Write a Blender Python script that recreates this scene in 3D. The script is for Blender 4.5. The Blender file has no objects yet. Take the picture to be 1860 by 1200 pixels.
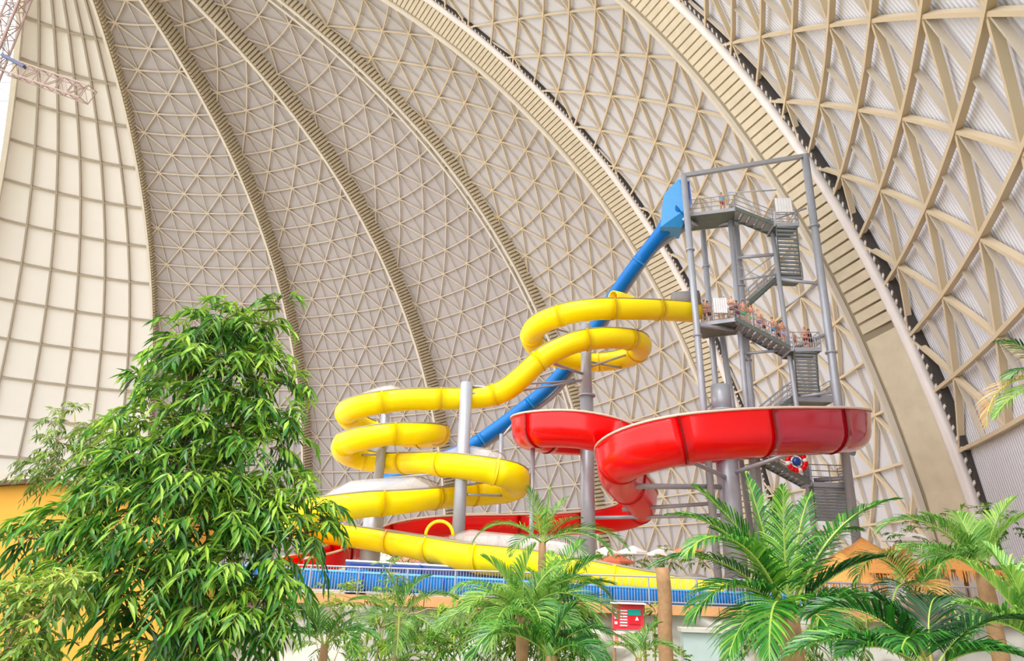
import bpy, bmesh, math, random
import numpy as np
from mathutils import Vector, Matrix, noise
random.seed(7); rng = np.random.default_rng(7)
R = math.radians
scene = bpy.context.scene
col = scene.collection

# ------------------------------------------------------------------ camera
F = 1140.0; PITCH = 0.3575; ROLL = 0.033; CAM = Vector((0, 0, 7.0))
cp, sp, cr, sr = math.cos(PITCH), math.sin(PITCH), math.cos(ROLL), math.sin(ROLL)
fwd = Vector((0, cp, sp)); up0 = Vector((0, -sp, cp)); rt0 = Vector((1, 0, 0))
right = rt0 * cr + up0 * sr
upv = rt0 * -sr + up0 * cr
cd = bpy.data.cameras.new('camera'); cam = bpy.data.objects.new('camera', cd); col.objects.link(cam)
cd.sensor_width = 36; cd.lens = F / 1860 * 36; cd.clip_end = 600; cd.clip_start = 0.1
m = Matrix((right, upv, -fwd)).transposed().to_4x4(); m.translation = CAM
cam.matrix_world = m
scene.camera = cam

# ------------------------------------------------------------------ world, light, exposure
w = bpy.data.worlds.new('hall_daylight'); scene.world = w; w.use_nodes = True
bg = w.node_tree.nodes['Background']; bg.inputs[0].default_value = (0.985, 0.985, 1.0, 1); bg.inputs[1].default_value = 1.15
sd = bpy.data.lights.new('daylight', 'SUN'); sd.energy = 0.85; sd.angle = R(25); sd.color = (1, 0.985, 0.965)
so = bpy.data.objects.new('daylight', sd); col.objects.link(so)
so.rotation_euler = Vector((0.25, 0.55, -1.0)).to_track_quat('-Z', 'Y').to_euler()
vs = scene.view_settings; vs.view_transform = 'Standard'; vs.look = 'None'; vs.gamma = 1; vs.use_curve_mapping = False
vs.exposure = 1.4
scene.cycles.use_denoising = True
scene.cycles.max_bounces = 6

# ------------------------------------------------------------------ helpers
def ray(px, py):
    a = (px - 930) / F; b = (600 - py) / F
    return fwd + right * a + upv * b
def at(px, py, Y):
    """world point on the line of sight of a photo pixel at forward distance Y (metres)"""
    d = ray(px, py); return CAM + d * (Y / d.y)
def atz(px, py, z):
    d = ray(px, py); return CAM + d * ((z - CAM.z) / d.z)
def srgb(c):
    return tuple(((v / 255) / 12.92 if v / 255 <= .04045 else ((v / 255 + .055) / 1.055) ** 2.4) for v in c)

def mat(name, c, rough=.5, metal=0, noise_amt=.08, scale=3.0, spec=.5, coat=0, alpha=1, trans=0, bump=0, bscale=20):
    M = bpy.data.materials.new(name); M.use_nodes = True; nt = M.node_tree; N = nt.nodes; L = nt.links
    b = N['Principled BSDF']; c = srgb(c)
    b.inputs['Roughness'].default_value = rough; b.inputs['Metallic'].default_value = metal
    b.inputs['Specular IOR Level'].default_value = spec; b.inputs['Coat Weight'].default_value = coat
    b.inputs['Coat Roughness'].default_value = .08
    if alpha < 1: b.inputs['Alpha'].default_value = alpha
    if trans: b.inputs['Transmission Weight'].default_value = trans
    tc = N.new('ShaderNodeTexCoord'); no = N.new('ShaderNodeTexNoise'); no.inputs['Scale'].default_value = scale
    no.inputs['Detail'].default_value = 4
    mx = N.new('ShaderNodeMix'); mx.data_type = 'RGBA'
    L.new(tc.outputs['Object'], no.inputs['Vector']); L.new(no.outputs['Fac'], mx.inputs['Factor'])
    mx.inputs['A'].default_value = (*[v * (1 - noise_amt) for v in c], 1)
    mx.inputs['B'].default_value = (*[min(1, v * (1 + noise_amt)) for v in c], 1)
    L.new(mx.outputs['Result'], b.inputs['Base Color'])
    if bump:
        n2 = N.new('ShaderNodeTexNoise'); n2.inputs['Scale'].default_value = bscale; n2.inputs['Detail'].default_value = 6
        bp = N.new('ShaderNodeBump'); bp.inputs['Strength'].default_value = bump
        L.new(tc.outputs['Object'], n2.inputs['Vector']); L.new(n2.outputs['Fac'], bp.inputs['Height']); L.new(bp.outputs['Normal'], b.inputs['Normal'])
    return M

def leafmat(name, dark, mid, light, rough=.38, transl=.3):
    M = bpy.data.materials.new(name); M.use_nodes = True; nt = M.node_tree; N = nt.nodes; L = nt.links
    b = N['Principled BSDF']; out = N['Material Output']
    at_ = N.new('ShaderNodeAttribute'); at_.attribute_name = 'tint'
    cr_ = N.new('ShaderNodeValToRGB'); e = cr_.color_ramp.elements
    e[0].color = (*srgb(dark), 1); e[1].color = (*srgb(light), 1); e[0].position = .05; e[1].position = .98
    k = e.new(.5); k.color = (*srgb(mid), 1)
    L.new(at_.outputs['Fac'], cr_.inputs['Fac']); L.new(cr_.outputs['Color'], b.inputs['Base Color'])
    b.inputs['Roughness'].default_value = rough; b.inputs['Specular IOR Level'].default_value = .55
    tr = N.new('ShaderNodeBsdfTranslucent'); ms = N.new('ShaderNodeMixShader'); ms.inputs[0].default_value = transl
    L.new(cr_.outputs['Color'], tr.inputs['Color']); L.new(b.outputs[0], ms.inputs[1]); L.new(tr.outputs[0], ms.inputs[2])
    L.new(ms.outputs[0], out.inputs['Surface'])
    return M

def cladmat(name, c, strength, freq):
    M = mat(name, c, rough=.55, noise_amt=.03, scale=.15, spec=.3)
    nt = M.node_tree; N = nt.nodes; L = nt.links; b = N['Principled BSDF']
    uv = N.new('ShaderNodeUVMap'); uv.uv_map = 'uv'
    wv = N.new('ShaderNodeTexWave'); wv.inputs['Scale'].default_value = freq; wv.wave_profile = 'SIN'; wv.bands_direction = 'X'
    bp = N.new('ShaderNodeBump'); bp.inputs['Strength'].default_value = strength; bp.inputs['Distance'].default_value = .04
    L.new(uv.outputs['UV'], wv.inputs['Vector']); L.new(wv.outputs['Fac'], bp.inputs['Height']); L.new(bp.outputs['Normal'], b.inputs['Normal'])
    return M

def tag(o, label=None, cat=None, group=None, kind=None):
    if label: o['label'] = label
    if cat: o['category'] = cat
    if group: o['group'] = group
    if kind: o['kind'] = kind
    return o
def link(o, parent=None, loc=None):
    col.objects.link(o)
    if parent is not None: o.parent = parent; 
    return o
def empty(name, loc, label=None, cat=None, group=None, kind=None):
    o = bpy.data.objects.new(name, None); col.objects.link(o); o.location = loc; o.empty_display_size = .2
    return tag(o, label, cat, group, kind)

class MB:
    def __init__(s): s.v = []; s.f = []; s.t = []; s.uv = None
    def add(s, vs, fs, tint=None):
        n = len(s.v); s.v.extend([tuple(p) for p in vs]); s.f.extend([tuple(i + n for i in f) for f in fs])
        if tint is not None: s.t.extend([tint] * len(vs))
    def box(s, c, ax, ay, az):
        c = Vector(c); ax, ay, az = Vector(ax), Vector(ay), Vector(az)
        P = [c + ax * i + ay * j + az * k for k in (-1, 1) for j in (-1, 1) for i in (-1, 1)]
        s.add(P, [(0, 2, 3, 1), (4, 5, 7, 6), (0, 1, 5, 4), (2, 6, 7, 3), (0, 4, 6, 2), (1, 3, 7, 5)])
        return s
    def beam(s, a, b, w_, h_=None, up=(0, 0, 1)):
        a, b = Vector(a), Vector(b); h_ = h_ or w_; d = b - a; t = d.normalized(); u = Vector(up)
        x = t.cross(u)
        if x.length < 1e-4: x = t.cross(Vector((0, 1, 0)))
        x.normalize(); y = x.cross(t)
        return s.box((a + b) / 2, d / 2, x * w_ / 2, y * h_ / 2)
    def tube(s, pts, rad, n=10, cap=True):
        pts = [Vector(p) for p in pts]; rad = rad if isinstance(rad, (list, tuple)) else [rad] * len(pts)
        ref = None; vs_ = []; fs = []
        for i, p in enumerate(pts):
            t = (pts[min(i + 1, len(pts) - 1)] - pts[max(i - 1, 0)]).normalized()
            if ref is None: ref = t.orthogonal().normalized()
            ref = (ref - t * ref.dot(t)).normalized(); q = t.cross(ref)
            for k in range(n):
                a = 2 * math.pi * k / n; vs_.append(p + (ref * math.cos(a) + q * math.sin(a)) * rad[i])
        for i in range(len(pts) - 1):
            for k in range(n):
                k2 = (k + 1) % n; fs.append((i * n + k, i * n + k2, (i + 1) * n + k2, (i + 1) * n + k))
        if cap:
            fs.append(tuple(range(n - 1, -1, -1))); fs.append(tuple(range((len(pts) - 1) * n, len(pts) * n)))
        s.add(vs_, fs); return s
    def ball(s, c, rx, ry=None, rz=None, nu=10, nv=7):
        ry = ry or rx; rz = rz or rx; c = Vector(c); vs_ = []; fs = []
        for j in range(nv + 1):
            ph = math.pi * j / nv
            for i in range(nu):
                a = 2 * math.pi * i / nu
                vs_.append(c + Vector((rx * math.sin(ph) * math.cos(a), ry * math.sin(ph) * math.sin(a), rz * math.cos(ph))))
        for j in range(nv):
            for i in range(nu):
                i2 = (i + 1) % nu; fs.append((j * nu + i, (j + 1) * nu + i, (j + 1) * nu + i2, j * nu + i2))
        s.add(vs_, fs); return s
    def build(s, name, M, parent=None, smooth=False, origin=None):
        me = bpy.data.meshes.new(name)
        V = s.v
        off = Vector(origin) if origin is not None else (parent_origin(parent) if parent is not None else None)
        if off is None and origin is None:
            a = np.array(V, float); off = Vector((float((a[:, 0].min() + a[:, 0].max()) / 2), float((a[:, 1].min() + a[:, 1].max()) / 2), float(a[:, 2].min())))
        A = np.array(V, dtype=np.float32) - np.array(off, dtype=np.float32)
        me.from_pydata(A.tolist(), [], s.f)
        if s.t:
            att = me.attributes.new('tint', 'FLOAT', 'POINT'); att.data.foreach_set('value', np.array(s.t, dtype=np.float32))
        if s.uv is not None:
            uvl = me.uv_layers.new(name='uv'); idx = np.empty(len(me.loops), dtype=np.int32); me.loops.foreach_get('vertex_index', idx)
            uvl.data.foreach_set('uv', np.array(s.uv, dtype=np.float32)[idx].ravel())
        if smooth: me.shade_smooth() if hasattr(me, 'shade_smooth') else me.polygons.foreach_set('use_smooth', [True] * len(me.polygons))
        if M: me.materials.append(M)
        o = bpy.data.objects.new(name, me); col.objects.link(o)
        if parent is not None: o.parent = parent
        else: o.location = off
        return o
def parent_origin(p):
    v = Vector((0, 0, 0))
    while p is not None: v += p.location; p = p.parent
    return v

def catmull(P, n=8):
    P = [np.array(p, float) for p in P]; P = [2 * P[0] - P[1]] + P + [2 * P[-1] - P[-2]]; out = []
    for i in range(1, len(P) - 2):
        for k in range(n):
            t = k / n; a, b, c, d = P[i - 1], P[i], P[i + 1], P[i + 2]
            out.append(.5 * ((2 * b) + (-a + c) * t + (2 * a - 5 * b + 4 * c - d) * t * t + (-a + 3 * b - 3 * c + d) * t ** 3))
    out.append(P[-2]); return out
def path(px, n=8):
    return [Vector(p) for p in catmull([at(*q) for q in px], n)]
def resample(P, d):
    out = [P[0]]; acc = 0
    for a, b in zip(P[:-1], P[1:]):
        L_ = (b - a).length; s = 0
        while acc + (L_ - s) >= d:
            s += d - acc; out.append(a + (b - a) * (s / L_)); acc = 0
        acc += L_ - s
    if (out[-1] - P[-1]).length > d * .3: out.append(P[-1])
    return out

WALL = [False]
def upos(a, q, rr):
    if WALL[0] and abs(a) > math.pi / 2:
        return math.copysign(q + (abs(a) - math.pi / 2) * rr * .12, a), -(abs(a) - math.pi / 2) * rr
    return math.sin(a) * q, math.cos(a) * q
def uprofile(mb, pts, r, a0, a1, th=.07, n=16, rs=None):
    """shell swept along pts; angles measured from straight down, to the side"""
    N = len(pts); vs_ = []; m_ = n + 1
    for i, p in enumerate(pts):
        t = (pts[min(i + 1, N - 1)] - pts[max(i - 1, 0)]).normalized()
        sd_ = t.cross(Vector((0, 0, 1))).normalized(); u = sd_.cross(t)
        rr = rs[i] if rs else r
        for q in (rr, rr - th):
            for k in range(m_):
                a = a0 + (a1 - a0) * k / n; cx_, cz_ = upos(a, q, rr)
                vs_.append(p + sd_ * cx_ - u * cz_)
    fs = []; S = 2 * m_
    for i in range(N - 1):
        b, c = i * S, (i + 1) * S
        for k in range(n):
            fs.append((b + k, b + k + 1, c + k + 1, c + k))
            fs.append((b + m_ + k + 1, b + m_ + k, c + m_ + k, c + m_ + k + 1))
        fs.append((b, c, c + m_, b + m_)); fs.append((b + n, b + m_ + n, c + m_ + n, c + n))
    for b in (0, (N - 1) * S):
        for k in range(n): fs.append((b + k, b + m_ + k, b + m_ + k + 1, b + k + 1))
    mb.add(vs_, fs); return mb
def rimlines(mb, pts, r, angs, rad=.05):
    N = len(pts)
    for a in angs:
        L_ = []
        for i, p in enumerate(pts):
            t = (pts[min(i + 1, N - 1)] - pts[max(i - 1, 0)]).normalized()
            sd_ = t.cross(Vector((0, 0, 1))).normalized(); u = sd_.cross(t)
            L_.append(p + sd_ * (math.sin(a) * r) - u * (math.cos(a) * r))
        mb.tube(L_, rad, 6)
    return mb

# ------------------------------------------------------------------ materials
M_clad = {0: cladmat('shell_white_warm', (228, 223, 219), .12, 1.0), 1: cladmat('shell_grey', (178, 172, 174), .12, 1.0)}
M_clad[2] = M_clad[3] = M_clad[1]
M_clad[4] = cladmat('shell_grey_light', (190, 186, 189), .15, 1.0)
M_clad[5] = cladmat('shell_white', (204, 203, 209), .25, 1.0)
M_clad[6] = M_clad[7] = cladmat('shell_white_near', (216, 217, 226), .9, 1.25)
M_beam = mat('beige_steel', (206, 192, 174), .5, noise_amt=.06, scale=.5)
M_beamw = mat('beige_steel_warm', (208, 190, 160), .5, noise_amt=.08, scale=.5)
M_beam2 = mat('beige_steel_fine', (198, 186, 170), .5, noise_amt=.06, scale=.5)
M_gridb = mat('greige_steel', (166, 154, 138), .5, scale=.4)
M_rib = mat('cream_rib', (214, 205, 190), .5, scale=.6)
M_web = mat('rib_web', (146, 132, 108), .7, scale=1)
M_slat = mat('rib_slat', (204, 190, 164), .6, noise_amt=.16, scale=1.2)
M_tubew = mat('white_duct', (228, 218, 214), .3, noise_amt=.1, scale=.7, coat=.2)
M_gap = mat('gap_shade', (58, 52, 48), .7)  # dark colour standing in for the shaded gap beside the rib ducts
M_steel = mat('galvanised_steel', (172, 175, 184), .38, metal=.25, noise_amt=.12, scale=2)
M_steeld = mat('deck_grating', (112, 122, 116), .6, metal=.2, noise_amt=.2, scale=4)
M_rail = mat('rail_steel', (172, 174, 184), .4, metal=.3)
M_yel = mat('yellow_fibreglass', (255, 226, 0), .38, noise_amt=.03, scale=.8, spec=.3, coat=.08)
M_yelr = mat('yellow_flange', (255, 214, 20), .35, noise_amt=.04)
M_greyrim = mat('grey_rim', (150, 140, 120), .5)
M_red = mat('red_fibreglass', (236, 0, 4), .24, noise_amt=.05, scale=.8, spec=.35, coat=.2)
M_redt = mat('red_translucent', (190, 25, 50), .14, noise_amt=.08, coat=.5, alpha=.93)
M_redj = mat('red_joint', (170, 5, 12), .3)
M_redrim = mat('cream_rim', (226, 196, 176), .5)
M_blue = mat('blue_fibreglass', (0, 112, 196), .38, noise_amt=.05, spec=.3, coat=.05)
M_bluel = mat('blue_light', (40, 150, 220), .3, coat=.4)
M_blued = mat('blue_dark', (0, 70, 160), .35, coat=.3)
M_clear = mat('clear_polycarbonate', (240, 240, 244), .2, alpha=.28, spec=.6)
M_ochre = mat('ochre_render', (226, 164, 62), .85, noise_amt=.12, scale=.6, bump=.1)
M_brown = mat('brown_capping', (92, 66, 48), .7)
M_rock = mat('artificial_rock', (200, 196, 184), .85, noise_amt=.25, scale=1.2, bump=.5, bscale=4)
M_cope = mat('terracotta_coping', (214, 158, 104), .8, noise_amt=.15, scale=2)
M_deck = mat('sand_floor', (214, 196, 168), .8, noise_amt=.1, scale=.4)
M_ground = mat('planting_soil', (92, 98, 62), .9, noise_amt=.4, scale=.5)
M_bark = mat('brown_bark', (92, 70, 50), .8, noise_amt=.3, scale=9, bump=.4)
M_barkl = mat('pale_bark', (176, 160, 104), .8, noise_amt=.2, scale=9)
M_palmt = mat('palm_trunk', (164, 126, 88), .8, noise_amt=.4, scale=7, bump=.6, bscale=14)
M_thatch = mat('dry_thatch', (226, 160, 84), .85, noise_amt=.3, scale=9, bump=.6, bscale=30)
M_white = mat('white_board', (245, 245, 248), .5)
M_beige = mat('beige_wall', (222, 208, 192), .8)
M_leaf = leafmat('leaf_green', (16, 54, 16), (64, 128, 34), (172, 206, 70))
M_leafl = leafmat('leaf_yellow_green', (50, 88, 26), (110, 148, 52), (190, 208, 84))
M_palm = leafmat('palm_green', (10, 54, 20), (46, 128, 36), (156, 204, 70), rough=.3)
M_palml = leafmat('palm_light_green', (28, 76, 26), (84, 146, 52), (170, 206, 96), rough=.35)
M_palmd = leafmat('palm_dark_green', (16, 56, 22), (36, 108, 38), (110, 170, 60), rough=.3)
M_dry = leafmat('dry_frond', (150, 110, 50), (196, 150, 80), (226, 190, 120))
M_rachis = mat('frond_rib', (150, 172, 76), .5)

# ------------------------------------------------------------------ the dome
DC = Vector((-72.24, 60.26, 0.05)); DR = 105.0; DH = 100.25
KD = 1.18      # survey of the shell was taken in units of 1.18 m
AZ = [2.172, 1.7614, 1.3591, .9622, .5700, .1647, -.2576, -.60]   # bounding ribs of gores 0..7
def dome(az, th, s):
    r = DR * s * math.cos(th); p = DC + Vector((r * math.cos(az), r * math.sin(az), DH * s * math.sin(th))); return CAM + (p - CAM) * KD
def dnorm(az, th):
    n = Vector((math.cos(th) * math.cos(az) / DR, math.cos(th) * math.sin(az) / DR, math.sin(th) / DH)); return n.normalized()
def sweep_surf(mb, st, sc, w_, dep):
    """box beam on the shell through stations (az, th); inner face at scale sc, dep metres deep outward"""
    pts = [dome(a, t, sc) for a, t in st]; N = len(pts); w_ *= KD; dep *= KD
    if N < 2: return
    vs_ = []
    for i, p in enumerate(pts):
        t = (pts[min(i + 1, N - 1)] - pts[max(i - 1, 0)]).normalized(); n = dnorm(*st[i]); b = t.cross(n).normalized()
        vs_ += [p - b * w_ / 2, p + b * w_ / 2, p + b * w_ / 2 + n * dep, p - b * w_ / 2 + n * dep]
    fs = []
    for i in range(N - 1):
        a, c = i * 4, i * 4 + 4
        for k in range(4): fs.append((a + k, c + k, c + (k + 1) % 4, a + (k + 1) % 4))
    fs += [(0, 1, 2, 3), ((N - 1) * 4 + 3, (N - 1) * 4 + 2, (N - 1) * 4 + 1, (N - 1) * 4)]
    mb.add(vs_, fs)
GORE = {1: (.725, .0427, .62, 7.9, 1.043), 2: (.940, .042, 3.8, 7.0, 1.04), 3: (.765, .0425, 4.54, 7.4, 1.027),
        4: (.805, .042, 1.94, 6.6, 1.030), 5: (.735, .0415, -1.5, 6.55, .998), 6: (.240, .034, 2.9, 6.2, .957), 7: (.240, .034, 2.9, 6.2, .93)}
THMAX = 1.42
GL = {0: 'warm white gore of the dome with a square grid, far left', 1: 'narrow grey gore between the first and second dome ribs from the left',
      2: 'grey gore between the second and third dome ribs from the left', 3: 'grey gore between the third and fourth dome ribs, behind the yellow slide',
      4: 'pale gore left of the ladder-like rib that passes behind the blue slide', 5: 'white gore between the two broad slatted ribs, behind the tower',
      6: 'white corrugated gore with heavy beige bracing, far right', 7: 'white corrugated gore beyond the right edge of the view'}
GN = ['wall_left', 'wall_left', 'wall_back', 'wall_back', 'wall_back', 'wall_right', 'wall_right', 'wall_right']
for g in range(7):
    azL, azR = AZ[g], AZ[g + 1]; azc = (azL + azR) / 2 if g < 6 else (azL - .662) / 2
    root = empty(GN[g], dome(azc, 0.0, 1.0), GL[g], 'wall', kind='structure')
    sc = GORE[g][4] if g else 1.03
    thick = .0055 if g < 5 else .0048
    if g == 0:
        # rectangular panels between square grid members
        rows = [.0, .09, .18, .27, .36, .45, .54, .63, .72, .81, .90, .99, 1.08, 1.165, 1.25, 1.335, THMAX]
        azs = [1.7614, 1.826, 1.891, 1.9585, 2.026, 2.094, 2.172]
        for i in range(len(rows) - 1):
            for j in range(len(azs) - 1):
                mb = MB(); vv = []
                t0, t1, a0, a1 = rows[i], rows[i + 1], azs[j], azs[j + 1]
                for s_ in (sc + thick, sc + thick + .002):
                    for t_ in (t0, (t0 + t1) / 2, t1):
                        for k in range(4): vv.append(dome(a0 + (a1 - a0) * k / 3, t_, s_))
                fs = []
                for q in range(2):
                    for k in range(3):
                        b = q * 4 + k; fs.append((b, b + 1, b + 5, b + 4)); fs.append((12 + b, 12 + b + 4, 12 + b + 5, 12 + b + 1))
                mb.add(vv, fs); mb.uv = [(x * .5, x * .5) for x in range(24)]
                mb.build('cladding_panel', M_clad[0], root, True)
        for t_ in rows[1:]:
            mb = MB(); sweep_surf(mb, [(azL + (azR - azL) * k / 12, t_) for k in range(13)], sc, .42, .55); mb.build('ring_beam', M_gridb, root)
        for a in azs[1:-1]:
            mb = MB(); sweep_surf(mb, [(a, THMAX * k / 30) for k in range(31)], sc - .001, .34, .55); mb.build('meridian_beam', M_gridb, root)
        continue
    th0, dth, s0, L_, sc = GORE[g]
    kmin = int(math.ceil((.03 - th0) / dth)); kmax = int((THMAX - th0) / dth)
    if g >= 6: kmin = max(kmin, -3); kmax = min(kmax, 26)
    base = th0 + kmin * dth
    top = th0 + kmax * dth
    # cladding
    mb = MB(); nu, nv = 14, 44; vv = []; uv = []
    for j in range(nv + 1):
        t_ = base - .0 + (top - base) * j / nv
        if j == 0: t_ = min(base, .0) if g < 6 else .0
        for i in range(nu + 1):
            a = azL + (azR - azL) * i / nu; vv.append(dome(a, t_, sc + thick)); uv.append(((azc - a) * DR * math.cos(t_), t_ * DR * .2))
    mb.add(vv, [(j * (nu + 1) + i, j * (nu + 1) + i + 1, (j + 1) * (nu + 1) + i + 1, (j + 1) * (nu + 1) + i) for j in range(nv) for i in range(nu)])
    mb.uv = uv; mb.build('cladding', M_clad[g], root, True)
    MBm = M_beamw if g >= 4 else M_beam
    W = {1: .26, 2: .24, 3: .21, 4: .20, 5: .19, 6: .17, 7: .2}[g]; D = {6: .3, 7: .3, 5: .3, 4: .28}.get(g, .24)
    half = (azL - azc)
    def inside(a): return azR <= a <= azL
    def line(fn, name, w_, dep, sc_, M):
        """fn(k)->arc offset s at row k; clips to the gore and builds one member"""
        st = []; prev = None
        for q in range(kmin * 2, kmax * 2 + 1):
            k = q / 2; t_ = th0 + k * dth; r = DR * math.cos(t_); a = azc + fn(k) / r
            ok = inside(a)
            if prev is not None and ok != prev[2]:
                out_ = a if not ok else prev[0]; h = (azL if out_ > azL else azR) - azc; a1, a2 = prev[0], a
                fr = ((azc + h) - a1) / (a2 - a1) if abs(a2 - a1) > 1e-9 else .5
                st.append((azc + h, prev[1] + (t_ - prev[1]) * min(max(fr, 0), 1)))
            if ok: st.append((a, t_))
            if not ok and st: break
            prev = (a, t_, ok)
        if len(st) > 2:
            mb = MB(); sweep_surf(mb, st, sc_, w_, dep); mb.build(name, M, root)
    for k in range(kmin, kmax + 1):
        t_ = th0 + k * dth
        mb = MB(); sweep_surf(mb, [(azL + (azR - azL) * i / 12, t_) for i in range(13)], sc, W * 1.05, D); mb.build('ring_beam', MBm, root)
    J = int(45 / L_) + abs(kmax - kmin)
    for j in range(-J, J + 1):
        line(lambda k: s0 + (j + k / 2) * L_, 'diagonal_beam', W, D, sc + .0004, MBm)
        line(lambda k: s0 + (j - k / 2) * L_, 'diagonal_beam', W, D, sc + .0006, MBm)
    for j in range(-14, 15):
        line(lambda k: s0 + j * L_ / 2, 'meridian_purlin', W * .62, D * .8, sc + .001, M_beam2)

# ribs between the gores: a radial wall stepping from the inner shell out to the next one
RIB = [(1, 1.025, 1.062, 'slatted dome rib at the right edge of the white square-grid gore', 0), (2, 1.007, 1.058, 'second slatted dome rib from the left, with a pale inner beam', 0),
       (3, .997, 1.043, 'third slatted dome rib from the left, above the left end of the yellow slide', 0), (4, 1.014, 1.044, 'thin double-beam dome rib running down behind the yellow slide', 1),
       (5, .975, 1.010, 'broad slatted dome rib with a white duct, passing behind the blue slide', 2), (6, .943, .968, 'nearest and broadest slatted dome rib, coming down at the right', 3)]
for n_, (i, si, so_, lab, kind) in enumerate(RIB):
    az = AZ[i]; root = empty('trim_%d' % (n_ + 1), dome(az, 0, si), lab, 'rib', kind='structure')
    def rl(dm, th): return az - dm / (DR * math.cos(th))      # offset dm metres to the right of the rib plane
    NS = 60; ths = [.0 + 1.46 * k / NS for k in range(NS + 1)]
    mb = MB(); fw = [.5, .45, .6, .42][kind]; om = [0, 0, 1.5, 1.95][kind]; so_ = [so_, so_, .998, .957][kind]
    sweep_surf(mb, [(rl(-fw / 2, t), t) for t in ths], si - .003, fw, .3); mb.build('inner_beam', M_rib, root)
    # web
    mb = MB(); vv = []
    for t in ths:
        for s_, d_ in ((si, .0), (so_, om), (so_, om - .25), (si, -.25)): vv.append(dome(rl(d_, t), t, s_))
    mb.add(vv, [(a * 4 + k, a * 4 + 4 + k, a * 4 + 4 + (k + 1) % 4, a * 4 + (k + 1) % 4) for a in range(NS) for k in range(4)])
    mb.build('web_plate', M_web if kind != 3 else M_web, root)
    joined = None if kind >= 2 else MB()
    q = .22 if kind == 3 else .05
    step = .72 / DR if kind != 3 else .80 / DR
    while q < 1.44:
        tgt = joined if joined is not None else MB()
        t2 = q + step * (.62 if kind < 2 else .78)
        vv = []; dl = .0 if kind != 3 else max(0, (q - .22)) * .028
        for t in (q, t2):
            for s_, d_, e_ in ((si + .001, .0, 0), (so_ - .001, om, dl), (so_ - .001, om + .25, dl), (si + .001, .25, 0)): vv.append(dome(rl(d_, t - e_), t - e_, s_))
        tgt.add(vv, [(0, 1, 2, 3), (7, 6, 5, 4), (0, 4, 5, 1), (1, 5, 6, 2), (2, 6, 7, 3), (3, 7, 4, 0)])
        if joined is None: tgt.build('slat', M_slat, root)
        q += step
        if kind == 3 and q > 1.0: break
    if joined is not None: tag(joined.build('slat_row', M_slat, root), kind='stuff')
    if kind == 3:
        mb = MB(); vv = []
        for t in (.0, .06, .12, .17, .215):
            for s_, d_ in ((si + .001, .0), (so_ - .001, om), (so_ - .001, om + .27), (si + .001, .27)): vv.append(dome(rl(d_, t), t, s_))
        mb.add(vv, [(a * 4 + k, a * 4 + 4 + k, a * 4 + 4 + (k + 1) % 4, a * 4 + (k + 1) % 4) for a in range(4) for k in range(4)] + [(0, 1, 2, 3)])
        mb.build('base_plate', M_slat, root)
    if kind >= 2:
        mb = MB(); mb.tube([dome(rl(om + .45, t), t, so_) for t in ths if t < 1.4], .42 if kind == 3 else .58, 10); mb.build('duct', M_tubew, root, True)
        mb = MB(); sweep_surf(mb, [(rl(om + 1.15, t), t) for t in ths], so_ + .001, .5, .4); mb.build('gap_shade_strip', M_gap, root)  # dark strip added to give the gap beside the duct its shade
        mb = MB(); q = .02
        while q < 1.2:
            t = q; c = dome(rl(om + 1.15, t), t, so_ + .0005)
            u1 = (dome(az, t + .001, so_) - dome(az, t, so_)).normalized(); u2 = (dome(rl(1, t), t, so_) - dome(az, t, so_)).normalized(); n = dnorm(az, t)
            mb.box(c, u1 * .1, (u2 + u1 * .5) * .13, n * .04); q += .62 / DR
        tag(mb.build('gap_teeth', M_tubew, root), kind='stuff')
    if kind == 1:
        mb = MB(); sweep_surf(mb, [(rl(-1.6, t), t) for t in ths], si - .002, .45, .4); mb.build('second_beam', M_rib, root)

# left edge frame of the white gore and the lattice arch beyond it
root = empty('trim_8', dome(AZ[0], 0, 1.02), 'pale edge frame at the far left end of the white square-grid gore', 'rib', kind='structure')
mb = MB(); sweep_surf(mb, [(AZ[0], 1.42 * k / 40) for k in range(41)], 1.018, .9, 1.6); mb.build('edge_frame', M_rib, root)
root = empty('lattice_arch', dome(2.30, 0, 1.02), 'white lattice arch crossing the bright window strip at the left edge', 'truss')
def arch_pt(az, t, s): return dome(az, t, s)
for a_, s_ in ((2.235, 1.06), (2.32, 1.06)):
    mb = MB(); mb.tube([arch_pt(a_, .0 + 1.4 * k / 40, s_) for k in range(41)], .28, 6); mb.build('chord', M_steel, root)
for k in range(34):
    t = .04 * k + .02; a1, a2 = (2.172, 2.32) if k % 2 else (2.32, 2.172)
    mb = MB(); mb.tube([arch_pt(a1, t, 1.06), arch_pt(a2, t + .04, 1.06)], .14, 5); mb.build('lacing', M_steel, root)
    mb = MB(); mb.tube([arch_pt(a2, t, 1.06), arch_pt(a1, t + .04, 1.06)], .14, 5); mb.build('lacing', M_steel, root)

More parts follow.
